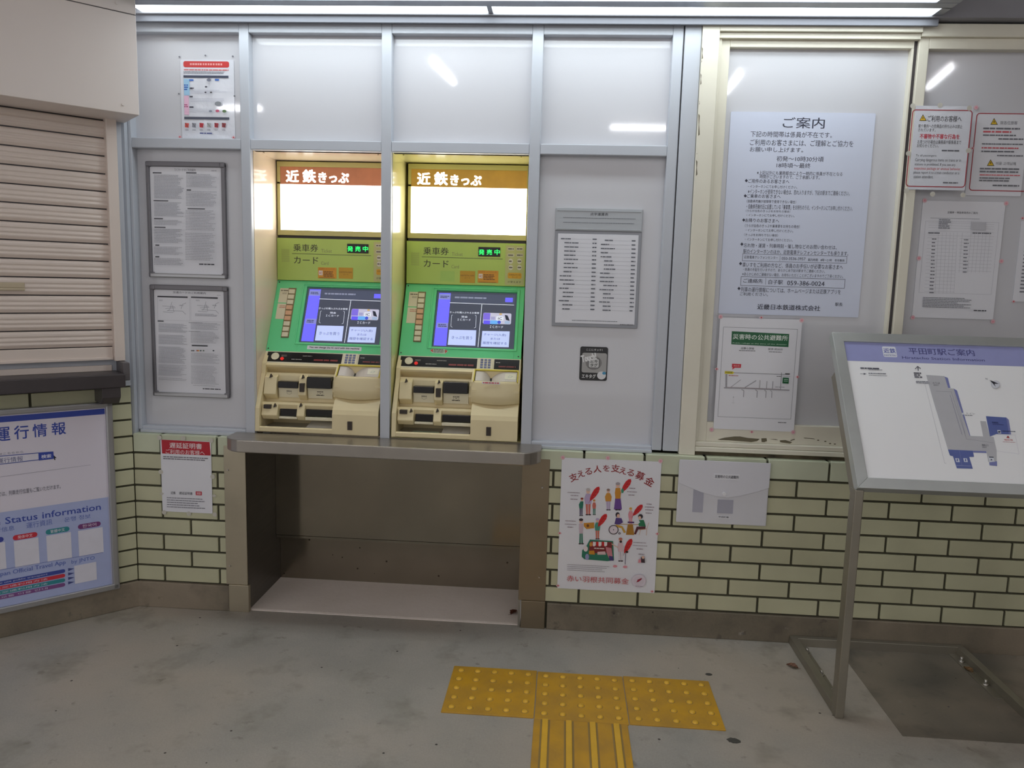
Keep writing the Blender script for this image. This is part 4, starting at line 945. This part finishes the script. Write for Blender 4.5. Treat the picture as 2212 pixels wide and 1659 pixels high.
# two framed condition boards
for k, (zb, lb) in enumerate(((1.366, 'aluminium-framed board of small print, the upper of two at the left of the ticket machines'), (.882, 'aluminium-framed board of small print with two route diagrams, the lower of two'))):
    x0, w_, h_ = -2.243, .323, .455
    r_ = empty('framed_notice', (x0, .074, zb)); tag(r_, lb, 'framed notice', 'framed notices left of the machines')
    B().box((.010, -.008, .010), (w_ - .010, 0, h_ - .010)).build('notice_sheet', M_PAPER, r_)
    fb = B().box((.004, -.016, h_ - .020), (w_ - .004, 0, h_), .003).box((0, -.016, .012), (.014, 0, h_ - .006), .003).box((w_ - .016, -.016, .012), (w_, 0, h_ - .006), .003).build('frame', M_ALUD, r_)
    B().box((.006, -.020, 0), (w_ - .006, 0, .017), .004).build('bottom_rail', M_ALU, r_)
    for x in (.0, w_ - .022):
        for z in (.0, h_ - .022): B().box((x, -.019, z), (x + .022, .0, z + .022), .005).build('corner_piece', M_ALUD, r_)
    fc = wall_face(x0, zb, .066); cc = (300, 330, 2.0738) if k == 0 else (300, 600, 5.925)
    a = Art(fc, cc, z0=.0004); LG = (176, 176, 184)
    if k == 0:
        a.text('ＩＣカードのご利用案内', 160, 70, 254, 84, (110, 110, 120)).greek(325, 78, 348, 84, 1, LG, .6, 0)
        for x, y, w2 in ((62, 87, 40), (212, 87, 46), (214, 164, 20), (66, 212, 66), (218, 248, 78), (68, 292, 40), (70, 331, 50), (74, 411, 18), (74, 463, 18)): a.rect(x, y, x + w2, y + 6, (74, 74, 82))
        for y0, y1, n_ in ((96, 208, 17), (220, 288, 11), (299, 327, 4), (339, 407, 9), (419, 459, 6), (470, 506, 5)): a.greek(68 + (y0 - 96) * .02, y0, 206, y1, n_, LG, .42, .25)
        for y0, y1, n_ in ((96, 160, 10), (172, 244, 10), (257, 352, 13), (358, 486, 17)): a.greek(220, y0, 360, y1, n_, LG, .42, .25)
        a.greek(284, 496, 352, 505, 1, (60, 60, 70), .8, 0)
        for y in (345, 352, 360): a.line([(78, y), (206, y + 2)], (120, 120, 128), .0005)
    else:
        a.text('交通カードのご利用案内', 436, 172, 856, 212, (110, 110, 120), .01).greek(1000, 220, 1045, 230, 1, LG, .7, 0)
        a.poly([(238, 230), (625, 240), (625, 260), (238, 248)], (60, 60, 68)).poly([(668, 240), (1010, 250), (1010, 272), (668, 258)], (70, 70, 78))
        a.line([(240, 250), (242, 540), (1082, 566)], LG, .0006).line([(650, 262), (652, 548)], LG, .0006).line([(664, 262), (666, 548)], LG, .0006)
        for ox, s_ in ((0, 1), (470, .92)):
            for pt in ([(300, 360), (460, 372)], [(360, 418), (560, 428), (600, 468)], [(310, 436), (440, 446)], [(424, 310), (400, 400), (370, 425)], [(540, 400), (560, 340), (605, 322)], [(340, 394), (470, 384)], [(430, 350), (450, 440)]): a.line([(x * s_ + ox, y * (.98 if ox else 1)) for x, y in pt], (150, 150, 158), .0012)
            a.greek(262 + ox, 278, 312 + ox, 300, 2, LG, .5, .2); a.greek(520 + ox * .9, 345, 570 + ox * .9, 362, 1, LG, .6, 0)
        a.greek(722, 455, 1020, 500, 3, LG, .5, .2)
        a.rect(244, 546, 320, 562, (50, 50, 58)).rect(680, 858, 882, 880, (50, 50, 58))
        for y0, y1, n_ in ((580, 706, 8), (722, 860, 9), (872, 1098, 14), (1104, 1256, 10), (1268, 1316, 3)): a.greek(256 + (y0 - 580) * .03, y0, 640, y1, n_, LG, .4, .25)
        for y0, y1, n_ in ((566, 670, 6), (678, 840, 10), (952, 1098, 9), (1110, 1360, 15)): a.greek(690 + (y0 - 566) * .03, y0, 1070, y1, n_, LG, .4, .25)
        a.greek(682, 566, 868, 578, 1, (70, 70, 80), .8, .3).greek(682, 676, 890, 688, 1, (70, 70, 80), .8, .3)
        for x, col in ((724, (110, 110, 110)), (745, (90, 90, 100)), (792, (170, 60, 40)), (808, (220, 150, 50)), (836, (70, 90, 90)), (872, (90, 110, 90)), (998, (60, 70, 80))): a.ell(x, 925, 12, 9, col)
        a.greek(862, 1400, 1088, 1424, 1, (50, 50, 60), .8, 0).greek(740, 1362, 1040, 1378, 1, (70, 70, 80), .6, .1)
    a.build('lettering', r_, Matrix.Translation((-x0, -.074, -zb)) @ fc.M())
# braille fare table with its own heading plate
ft = empty('fare_table', (-.615, .075, 1.219)); tag(ft, 'grey-framed white braille fare list with a grey heading plate, right of the ticket machines', 'fare table')
MG = mat('fare_frame_grey', (150, 152, 158), .35, metal=.3)
B().box((0, -.010, 0), (.333, 0, .370), .002).build('frame', MG, ft)
B().box((0, -.012, .370), (.333, 0, .455), .002).box((.006, -.014, .4435), (.327, -.010, .448), .001).box((.006, -.014, .374), (.327, -.010, .378), .001).build('heading_plate', mat('fare_plate_grey', (176, 180, 184), .3, metal=.2), ft)
B().box((.012, -.0115, .014), (.321, -.009, .358), .001).build('list_sheet', M_PAPER, ft)
fc = wall_face(-.615, 1.219, .063); c = (1160, 320, 2.5136); a = Art(fc, c, z0=.0006)
a.text('点字運賃表', 290, 350, 386, 368, (60, 62, 68), .01).greek(142, 374, 536, 388, 1, (90, 92, 98), .5, 0).greek(142, 400, 528, 414, 1, (90, 92, 98), .5, 0)
random.seed(3)
for cx, xe, y0, n_, st_ in ((130, 324, 491, 18, 22.4), (348, 536, 500, 18, 22.3)):
    for k in range(n_):
        y = y0 + k * st_; dx = -k * .75; ind = 0 if random.random() < .45 else 20; w_ = random.choice((44, 54, 62, 76))
        sk = (y - 491) * -.01; q = .024
        a.greek(cx + dx + ind, y - 4, cx + dx + ind + w_, y + 6, 1, (96, 98, 108), .7, 0); yy = y + (xe - cx - w_) * .0
        a.line([(cx + dx + ind + w_ + 6, y + 1 + w_ * q), (xe + dx - 28, y + 1 + (xe - cx) * q)], (150, 150, 160), .0006)
        a.greek(xe + dx - 22, y - 1, xe + dx, y + 9, 1, (96, 98, 108), .7, 0)
a.greek(190, 932, 436, 944, 1, (70, 70, 80), .6, 0).greek(450, 954, 522, 962, 1, (90, 90, 96), .6, 0)
a.build('lettering', ft, Matrix.Translation((.615, -.075, -1.219)) @ fc.M())
# touch tag sticker
o, f = sheet('touch_sticker', 'small black and silver touch-here sticker below the braille fare list', 'sticker', -.500, 1.008, .109, .134, .0735, m=M_BLACK, r=.008)
a = Art(f, c, z0=.0016)
a.text('ここにタッチ！', 268, 1088, 356, 1102, (226, 226, 226), .01).rect(246, 1110, 376, 1222, (170, 168, 166), .08).ell(308, 1166, 44, 38, (130, 128, 126)).rect(279, 1140, 338, 1195, (70, 70, 70), .16).rect(282, 1143, 335, 1192, (206, 206, 204), .15)
a.text('エキ', 288, 1148, 330, 1166, (50, 50, 50), .02).text('タグ', 290, 1168, 328, 1188, (50, 50, 50), .02)
p = a.P(240, 1148); q = a.P(322, 1112); a.ltext('Touch!', p[0], p[1] - .004, q[0], q[1] - .006, (236, 236, 236), .04, 14)
a.text('エキタグ', 244, 1226, 318, 1250, (226, 226, 226), .02).ell(350, 1234, 24, 22, (226, 226, 228)).ell(364, 1222, 10, 8, (70, 150, 190))
a.build('printing', o)
# red-bordered notices at the right
o, f = sheet('passenger_notice', 'clear-pocketed notice with a red border and one warning triangle, left of a similar one', 'notice', .682, 1.765, .203, .298, .042, m=mat('laminated_paper', (226, 228, 236), .12), group='red bordered notices')
c = (1940, 200, 3.1904); a = Art(f, c, z0=.0016); RB = (170, 50, 62)
a.outline(98, 116, 460, 656, RB, .0034, .06)
def warn(x, y, s_):
    a.poly([(x - 26 * s_, y + 22 * s_), (x, y - 24 * s_), (x + 26 * s_, y + 22 * s_)], (60, 54, 40)).poly([(x - 20 * s_, y + 18 * s_), (x, y - 16 * s_), (x + 20 * s_, y + 18 * s_)], (226, 186, 40)).rect(x - 2, y - 6 * s_, x + 2, y + 8 * s_, (50, 40, 30))
warn(170, 174, 1); a.text('ご利用のお客様へ', 204, 158, 434, 204, (60, 60, 66), .006)
a.text('駅や車内への危険品の持ち込みは禁止', 140, 218, 440, 248, (60, 60, 66)).text('されています。', 138, 246, 256, 270, (60, 60, 66)).text('不審物や不審な行為を', 150, 284, 420, 322, (206, 60, 80), .014).text('お見つけの場合は乗務員や駅係員まで', 134, 326, 432, 358, (60, 60, 66)).text('お知らせください。', 130, 354, 276, 380, (60, 60, 66)).greek(300, 392, 428, 410, 1, (100, 100, 108), .6, 0)
a.text('To all passengers:', 122, 426, 264, 446, (90, 90, 96)).text('Carrying dangerous items on trains or in', 118, 452, 430, 484, (90, 90, 96)).text('stations is prohibited. If you see any', 114, 484, 392, 512, (90, 90, 96)).text('suspicious package or unusual behavior,', 110, 512, 430, 542, (206, 80, 90)).text('please report it to a train conductor or a', 106, 540, 418, 570, (90, 90, 96)).text('station attendant.', 106, 568, 240, 592, (90, 90, 96)).greek(308, 614, 410, 630, 1, (110, 110, 116), .6, 0)
a.build('lettering', o)
stickers(o, f, c, [(100, 92), (288, 88), (490, 108), (70, 420), (484, 400), (56, 676), (236, 700), (446, 706)], r=.009, mat_=M_CLEAR)
o, f = sheet('foreign_language_notice', 'notice with a red border and two warning triangles, beside the single-triangle one', 'notice', .905, 1.752, .200, .298, .0795, m=M_PAPER, group='red bordered notices')
a = Art(f, c, z0=.0016)
a.outline(540, 140, 884, 684, RB, .0034, .06)
warn(660, 200, 1); warn(636, 484, 1)
a.text('致各位旅客', 704, 196, 820, 222, (110, 110, 118)).greek(586, 236, 850, 262, 1, (110, 110, 118), .5, .1).greek(586, 258, 780, 284, 1, (214, 90, 100), .5, .05).greek(584, 284, 820, 306, 1, (110, 110, 118), .5, .05).greek(690, 312, 860, 330, 1, (110, 110, 118), .6, 0)
a.greek(576, 346, 858, 366, 1, (110, 110, 118), .5, 0).greek(574, 372, 826, 394, 1, (206, 90, 100), .5, 0).greek(572, 396, 800, 418, 1, (110, 110, 118), .5, 0).greek(680, 428, 856, 444, 1, (110, 110, 118), .6, 0)
a.text('이용 고객님께', 672, 478, 806, 502, (120, 120, 126)).greek(562, 514, 850, 560, 2, (120, 120, 126), .5, .2).greek(560, 560, 850, 580, 1, (214, 110, 116), .5, .1).greek(558, 580, 840, 620, 2, (120, 120, 126), .5, .3).greek(648, 632, 830, 652, 1, (120, 120, 126), .6, 0)
a.build('lettering', o); stickers(o, f, c, [(536, 104), (512, 384, 'd')], r=.008)
# fare table sheet
o, f = sheet('timetable_sheet', 'white sheet with a fine printed table, taped below the red-bordered notices', 'notice', .756, 1.294, .298, .436, .0795)
a = Art(f, c, z0=.0016); TL_ = (170, 170, 178)
a.text('定期券・特急券発売のご案内', 340, 818, 546, 838, (80, 80, 88), .006).greek(222, 862, 560, 874, 1, (120, 120, 128), .5, 0)
a.outline(188, 885, 640, 1392, TL_, .0006)
for k in range(16):
    y = 1000 + k * 24.6; a.line([(200 - k * 1.6, y), (400 - k * 1, y + 6)], TL_, .0005)
    if k < 10: a.line([(420 - k, y + 6), (652 - k * 1.6, y + 12)], TL_, .0005)
    a.greek(232 - k * 1.3, y + 4, 262 - k * 1.3, y + 15, 1, (100, 100, 110), .6, .3)
    if k < 10: a.greek(452 - k, y + 10, 486 - k, y + 20, 1, (100, 100, 110), .6, .3)
for x in (275, 302, 330, 356, 380, 405, 440, 500, 526, 552, 580, 604, 630): a.line([(x, 965), (x - 24, 1385 if x < 410 else 1240)], TL_, .0005)
for y in (905, 922, 938, 962, 990): a.line([(204, y - 8), (658, y + 4)], TL_, .0005)
a.greek(280, 870, 360, 942, 5, (150, 150, 158), .6, .2).poly([(500, 890), (600, 894), (598, 950), (498, 946)], (196, 196, 202)); a.greek(205, 960, 300, 976, 1, (120, 120, 128), .6, .2).greek(510, 962, 640, 978, 1, (120, 120, 128), .6, .2)
a.greek(168, 1406, 500, 1490, 7, (120, 120, 128), .4, .3).greek(514, 1496, 600, 1508, 1, (80, 80, 88), .8, 0)
a.build('lettering', o); stickers(o, f, c, [(182, 744), (744, 764), (142, 1142), (710, 1162), (100, 1550), (652, 1578)], r=.0085)
o, f = sheet('edge_notice', 'white sheet with red corner stickers, cut off by the frame beside the printed table', 'notice', 1.118, 1.365, .21, .298, .0795)
a = Art(f, None, z0=.0016); a.ltext('お知らせ', .05, .235, .16, .262, (60, 60, 66), .006); a.greek(.02, .03, .19, .22, 14, (120, 120, 128), .35, .3); a.build('lettering', o)
stickers(o, f, c, [(856, 866, 'd'), (794, 1440, 'd')], r=.008)
# ------------------------------------------------------------ service status board on the diagonal wall
sb = empty('status_board', M=ML.copy() @ Matrix.Translation((-.5, -.03, .1))); TS = Matrix.Translation((.5, .03, -.1))
x0, x1, z0, z1 = -.95, -.078, .102, .874
b = B().box((x0, -.030, z1 - .022), (x1, .0, z1), .006, TS).box((x0, -.030, z0), (x1, .0, z0 + .024), .004, TS).box((x0, -.030, z0), (x0 + .024, 0, z1), .006, TS).box((x1 - .026, -.030, z0), (x1, 0, z1), .006, TS)
b.build('frame', M_ALU, sb)
B().box((x0 + .01, -.020, z0 + .01), (x1 - .01, -.002, z1 - .01), 0, TS).build('poster_sheet', mat('status_paper', (226, 220, 232), .3), sb)
NL = np.array(LN[:]); UL = -np.array(LD[:])
f = Face(np.array(LO[:]) + NL * .0203 + UL * x0 + np.array([0, 0, z0]), UL, (0, 0, 1)); c = (0, 860, 3.456); a = Art(f, c, z0=.0004)
Wd = x1 - x0; BL = (56, 76, 168)
a.lrect(.012, z1 - z0 - .048, Wd - .028, z1 - z0 - .026, BL)
ly = lambda x, y: a.P(x, y)[1]; lx = lambda x, y: a.P(x, y)[0]
yb = ly(795, 740); a.lrect(.012, .022, Wd - .028, yb, (176, 186, 226))
def row(t, ax, ay0, bx, by1, col, bd=.0, pre=''):
    p = a.P(ax, ay0); q = a.P(bx, by1); a.ltext(t, p[0], min(p[1], q[1]), q[0], max(p[1], q[1]), col, bd)
def cell(ch, x0_, y0_, x1_, y1_, col, bd=.012):
    P0, P1, P2, P3 = a.P(x0_, y0_), a.P(x1_, y0_), a.P(x1_, y1_), a.P(x0_, y1_); a.ltext(ch, (P0[0] + P3[0]) / 2, (P2[1] + P3[1]) / 2, (P1[0] + P2[0]) / 2, (P0[1] + P1[1]) / 2, col, bd)
for ch, q in (('報', (386, 180, 490, 272)), ('情', (244, 192, 350, 288)), ('行', (106, 204, 214, 304)), ('運', (-36, 218, 74, 320))): cell(ch, *q, BL)
cell('車', -190, 232, -76, 338, BL); cell('列', -340, 246, -224, 356, BL)
a.poly([(-200, 448), (290, 406), (292, 462), (-200, 520)], (60, 80, 160)).poly([(-196, 453), (286, 412), (288, 457), (-196, 514)], (226, 222, 234)).poly([(286, 406), (398, 398), (402, 452), (290, 466)], BL); cell('検索', 308, 420, 382, 448, (236, 236, 246)); cell('列車運行情報', -120, 446, 172, 484, (70, 76, 130), .004)
a.poly([(400, 426), (422, 446), (410, 448), (414, 462), (406, 462), (402, 450)], (40, 40, 50))
a.line([(-250, 612), (0, 588), (676, 498)], (150, 146, 160), .0010)
p = a.P(-150, 715); q = a.P(452, 660); a.ltext('近鉄アプリでは、列車走行位置もご覧いただけます。', p[0], q[1] - .008, q[0], q[1] + .010, (90, 90, 104))
def run(t, x0_, yb0, x1_, yb1, hgt, col, bd):
    P0 = a.P(x0_, yb0); P1 = a.P(x1_, yb1); yl_ = (P0[1] + P1[1]) / 2; P2 = a.P(x1_, yb1 - hgt); a.ltext(t, P0[0], yl_, P1[0], yl_ + (P2[1] - P1[1]), col, bd)
run('はこちらから', -10, 424, 174, 410, 15, (110, 110, 130), .004)
run('Train Status information', -220, 980, 752, 832, 46, BL, .012)
run('运行信息', -90, 1010, 108, 990, 36, (90, 110, 190), .004); run('運行資訊', 198, 974, 390, 944, 44, (90, 110, 190), .004); run('운행 정보', 480, 926, 676, 896, 34, (90, 110, 190), .004)
for (x0_, y0_, x1_, y1_), col, t in (((-150, 1060, 30, 1076), BL, 'English'), ((95, 1020, 280, 1040), (206, 50, 66), '简体中文'), ((340, 982, 520, 996), (50, 140, 150), '繁體中文'), ((582, 940, 752, 956), (120, 60, 120), '한국어')):
    pass
for cx, cy, w_, col, t in ((-60, 1066, 176, (60, 70, 160), 'English'), (188, 1030, 184, (206, 50, 66), '简体中文'), (430, 988, 178, (50, 140, 150), '繁體中文'), (667, 949, 170, (120, 60, 120), '한국어')):
    P = a.P(cx, cy); hw = abs(a.P(cx + w_ / 2, cy)[0] - P[0]); a.lrect(P[0] - hw, P[1] - .010, P[0] + hw, P[1] + .010, col, .010); a.ltext(t, P[0] - hw * .6, P[1] - .0065, P[0] + hw * .6, P[1] + .0065, (236, 226, 236), .004)
    P = a.P(cx + 12, cy + 122); hw = abs(a.P(cx + 92, cy)[0] - a.P(cx, cy)[0]); a.lrect(P[0] - hw, P[1] - .052, P[0] + hw, P[1] + .052, (226, 224, 236))
a.line([(-250, 1330), (0, 1282), (768, 1152)], BL, .0012)
run('Japan Official Travel App', -40, 1338, 492, 1256, 40, (90, 110, 190), .006); run('by JNTO', 534, 1242, 708, 1212, 34, (90, 110, 190), .004)
for k, col in enumerate(((60, 76, 160), (206, 50, 66), (50, 140, 150), (130, 80, 140))):
    P = a.P(486, 1288 + k * 34); a.lrect(P[0] - .42, P[1] - .0075, P[0], P[1] + .0075, col, .007)
    a.ltext(('How to use public transport', '公共交通利用方法', '公共交通利用方法', '대중교통 이용 안내')[k], P[0] - .26, P[1] - .004, P[0] - .06, P[1] + .004, (214, 214, 232))
    Q = a.P(530, 1276 + k * 33); a.raw([(Q[0] - .010, Q[1] - .006), (Q[0] + .012, Q[1]), (Q[0] - .010, Q[1] + .006)], (70, 80, 140))
P = a.P(645, 1300); a.lrect(P[0] - .042, P[1] - .038, P[0] + .036, P[1] + .036, (226, 224, 236))
a.build('lettering', sb, sb.matrix_world.inverted() @ f.M())
for x, z in ((x1 - .016, z1 - .02), (x1 - .016, z0 + .016)): pass
tag(sb, 'aluminium-framed white and lavender train status board, low on the diagonal tiled wall', 'board')
# ------------------------------------------------------------ station map stand
A0 = np.array([.368, -.550, .776]); B0 = np.array([.358, -.196, 1.247]); V = (B0 - A0) / np.linalg.norm(B0 - A0); Hh = .582; Ww = .672
ms = empty('station_map_stand', (.70, -.3, 0)); TM = Matrix.Translation((-.70, .3, 0)); V[0] = 0; V /= np.linalg.norm(V); mf = Face(A0, (1, 0, 0), V); MM = TM @ mf.M()
M_ST2 = steel('stand_steel', (206, 210, 208), .38, (30, 30, 1), metal=.6); M_ST3 = steel('stand_base_steel', (164, 158, 144), .4, (1, 1, 20), metal=.7)
b = B(); fw = .036
def bar(quad, z0_=-.03, z1_=.004):
    b.prism(quad, z0_, z1_, 2, .0015, MM)
bar([(0, 0), (fw, fw), (fw, Hh - fw), (0, Hh)]); bar([(Ww, 0), (Ww, Hh), (Ww - fw, Hh - fw), (Ww - fw, fw)]); bar([(0, 0), (Ww, 0), (Ww - fw, fw), (fw, fw)]); bar([(0, Hh), (fw, Hh - fw), (Ww - fw, Hh - fw), (Ww, Hh)])
b.build('panel_frame', M_ST2, ms)
B().box((.01, .01, -.028), (Ww - .01, Hh - .01, -.02), 0, MM).build('back_plate', M_ST3, ms)
B().box((.02, .02, -.02), (Ww - .02, Hh - .02, -.003), 0, MM).build('map_sheet', mat('map_white', (252, 252, 253), .25, coat=.2), ms)
sf = Face(A0 - mf.N * .003, mf.U, mf.V); c = (1780, 690, 4.046); a = Art(sf, c, z0=.0004)
LV_ = (160, 164, 212); NV_ = (60, 60, 120)
a.lrect(fw, a.P(900, 384)[1], Ww - fw, Hh - fw, LV_)
a.rect(504, 236, 642, 332, (232, 234, 244), .12).text('近鉄', 516, 252, 628, 296, BL, .012).text('KINTETSU', 526, 306, 630, 322, (90, 96, 160), .01)
a.text('平田町駅ご案内', 734, 246, 1320, 322, NV_, .006).text('Hiratacho Station Information', 680, 322, 1406, 368, NV_, .006)
PG = (196, 196, 200); BB = (96, 110, 172); LBb = (130, 136, 190)
a.poly([(1052, 500), (1082, 512), (1104, 600), (1084, 600)], LBb).poly([(1130, 604), (1162, 622), (1278, 1018), (1248, 1020)], LBb)
a.poly([(892, 486), (1052, 496), (1084, 600), (1132, 606), (1272, 1018), (1390, 1024), (1364, 888), (1414, 892), (1450, 1022), (1482, 1028), (1508, 1150), (1508, 1240), (1436, 1246), (1418, 1152), (1082, 1138), (1000, 860), (940, 660)], PG)
a.poly([(1414, 846), (1592, 858), (1614, 878), (1634, 1006), (1508, 1002), (1450, 1024)], BB).poly([(1592, 858), (1614, 878), (1634, 1006), (1616, 1006)], LBb)
a.poly([(1300, 1148), (1416, 1152), (1420, 1168), (1304, 1164)], LBb).poly([(1082, 1138), (1300, 1148), (1310, 1202), (1268, 1202), (1300, 1306), (1160, 1302), (1126, 1196), (1100, 1190)], BB).line([(1182, 1142), (1206, 1282)], LBb, .001).line([(1146, 1276), (1280, 1282)], (200, 204, 232), .0008)
a.rect(1146, 1214, 1186, 1248, (226, 230, 240)).rect(1216, 1214, 1256, 1248, (226, 230, 240)).ell(1164, 1230, 6, 12, BB).ell(1236, 1230, 6, 12, BB)
a.poly([(1442, 1250), (1510, 1240), (1512, 1282), (1446, 1276)], LBb).rect(1432, 1200, 1490, 1246, (224, 228, 236)).rect(1440, 1200, 1482, 1210, (60, 64, 80)).poly([(1452, 1232), (1462, 1218), (1472, 1232)], (60, 64, 90)).rect(1512, 968, 1548, 998, (226, 230, 240)).ell(1530, 984, 12, 8, (60, 70, 90))
a.text('のりば', 946, 548, 1014, 566, (90, 90, 100)).greek(955, 570, 1000, 580, 1, (120, 120, 128), .6, 0).line([(976, 628), (1110, 632), (1244, 1046), (1480, 1080)], (130, 130, 142), .0007).line([(1100, 660), (1206, 1010)], (120, 120, 150), .0010).line([(880, 560), (1054, 1258), (1070, 1256)], (180, 180, 186), .0007).line([(1140, 650), (1232, 1000)], (150, 150, 176), .0007)
a.text('改札口', 1376, 1090, 1436, 1110, (80, 80, 90)).greek(1380, 1112, 1420, 1122, 1, (120, 120, 128), .6, 0).text('駅事務室', 1466, 894, 1524, 912, (40, 44, 90)).greek(1470, 914, 1570, 926, 1, (50, 56, 110), .5, 0).greek(1556, 972, 1672, 986, 1, (60, 66, 100), .6, 0)
a.poly([(1592, 1036), (1606, 1016), (1620, 1038)], (170, 40, 50)).text('現在地', 1570, 1046, 1650, 1064, (206, 90, 96), .006).greek(1560, 1068, 1670, 1080, 1, (200, 150, 156), .5, 0).line([(1500, 1004), (1670, 1012), (1702, 1178), (1510, 1152)], (206, 204, 216), .0006)
a.text('トイレ', 1244, 816, 1320, 832, (110, 110, 118)).greek(1228, 834, 1296, 846, 1, (120, 120, 128), .6, 0).ell(1212, 826, 10, 9, (220, 224, 230))
a.line([(818, 414), (822, 452)], (50, 50, 66), .0022).line([(794, 436), (816, 412), (844, 432)], (50, 50, 66), .0020)
a.greek(780, 462, 862, 516, 3, (80, 80, 92), .6, .1).greek(800, 538, 922, 566, 2, (100, 100, 112), .5, .05).greek(314, 420, 486, 440, 1, (70, 70, 84), .7, 0).greek(386, 436, 508, 450, 1, (120, 120, 130), .5, 0).line([(314, 478), (368, 480)], (60, 60, 76), .0012).poly([(345, 472), (369, 479), (345, 486)], (60, 60, 76)).greek(386, 468, 540, 484, 1, (90, 90, 102), .6, 0).greek(390, 488, 550, 500, 1, (120, 120, 130), .5, 0)
a.ell(1496, 572, 38, 34, (198, 198, 206)).ell(1496, 572, 35, 31, (226, 228, 236)).poly([(1446, 534), (1526, 566), (1486, 566), (1498, 594)], (40, 40, 54)).text('N', 1408, 516, 1426, 530, (110, 110, 120), .01)
a.build('lettering', ms, TM @ sf.M())
# posts, side arms under the panel and the frame on the floor
for x in (.364, .995):
    B().box((x, -.545, 0), (x + .028, -.500, .768), .003, TM).build('post', M_ST3, ms)
    dx_ = x - .364; B().box((.0 + dx_ * 1.0, .004, -.066), (.028 + dx_ * 1.0, .44, -.029), .002, MM).build('support_arm', M_ST3, ms)
for x in (.364, .995):
    br = B().box((x, -.50, 0), (x + .028, -.032, .034), .002, TM).box((x + (.028 if x < .5 else -.03), -.36, 0), (x + (.058 if x < .5 else 0), -.02, .006), .001, TM).build('base_rail', M_ST3, ms)
    for y in (-.10, -.27):
        bx_ = x + .043 if x < .5 else x - .015
        B().cyl(TM @ Vector((bx_, y, .004)), TM @ Vector((bx_, y, .012)), .010, 6).cyl(TM @ Vector((bx_, y, .010)), TM @ Vector((bx_, y, .026)), .005, 12).build('anchor_bolt', M_SCREW, br)
B().box((.364, -.036, 0), (1.023, -.012, .034), .002, TM).build('base_rail', M_ST3, ms)
tag(ms, 'stainless stand holding a tilted station map panel, in front of the cream window', 'map stand')
# ------------------------------------------------------------ small litter
def leaf(x, y, s_, an, col, lb, z=.004):
    n = 9; vs_ = []; fc_ = []
    for k in range(n + 1):
        t_ = k / n; w_ = math.sin(math.pi * t_ ** .8) * .32
        for sg in (-1, 0, 1): vs_.append((t_ - .5, sg * w_ * (1 + .25 * math.sin(k * 2.3)), .10 * (abs(sg)) + .12 * math.sin(t_ * 3) * (.4 + .6 * abs(sg))))
    for k in range(n):
        for j in (0, 1): p = k * 3 + j; fc_.append((p, p + 1, p + 4, p + 3))
    o = mesh_obj('dead_leaf', [(v[0] * s_, v[1] * s_, v[2] * s_) for v in vs_], fc_, mat('leaf_%d' % col[0], col, .6, noise=.3, nscale=40))
    m_ = o.modifiers.new('s', 'SOLIDIFY'); m_.thickness = .0006
    ob = B().cyl((-.5 * s_, 0, .002), (-.75 * s_, .1 * s_, .004), .0008, 6).build('stem', mat('leaf_%d' % col[0], col), o)
    o.location = (x, y, z); o.rotation_euler = (0, 0, math.radians(an)); tag(o, lb, 'leaf', 'dead leaves'); return o
leaf(-.735, .115, .045, 60, (92, 46, 28), 'curled dark brown dead leaf beside the right leg of the counter recess', .006)
leaf(.366 - .045, -.21, .042, 150, (132, 92, 70), 'pale brown dead leaf outside the left base rail of the map stand', .002)
leaf(.975, -.16, .042, 110, (120, 86, 48), 'ochre dead leaf inside the right base rail of the map stand', .003)
def spot(px, py, rx, ry, an, lb):
    r = MR @ np.array([(px - 1106) / FPX, -(py - 829.5) / FPX, -1.0]); P = CAM + (-CAM[2] / r[2]) * r
    n = 22; ps = [(rx * math.cos(2 * math.pi * k / n) * (1 + .12 * math.sin(k * 1.9)), ry * math.sin(2 * math.pi * k / n) * (1 + .1 * math.cos(k * 2.7))) for k in range(n)]
    o = B().prism(ps, -.001, .0009, 2).build('gum_spot', mat('gum_dark', (78, 76, 70), .8, noise=.3, nscale=60)); o.location = P.tolist(); o.rotation_euler = (0, 0, math.radians(an)); tag(o, lb, 'stain', 'dark gum spots')
spot(1585, 1600, .020, .014, -10, 'dark round gum spot on the floor, nearest the camera')
spot(1531, 1457, .012, .009, 0, 'small dark gum spot just behind the right end of the tactile row')
random.seed(11)
cr = B()
for k in range(60):
    x = random.uniform(-2.2, 1.3); y = -abs(random.gauss(0, .55)) - .03; s_ = random.uniform(.0015, .004)
    if .30 < x < 1.1 and y > -.6: continue
    if -.95 < x < .02 and -.7 < y < -.33: continue
    cr.box((x, y, -.0002), (x + s_, y + s_ * random.uniform(.5, 1), s_ * .5), s_ * .2)
o = cr.build('floor_grit', mat('grit', (96, 90, 80), .8, col2=(220, 216, 206), nscale=3)); tag(o, 'scattered specks of grit and crumbs on the concrete floor', 'grit', kind='stuff')
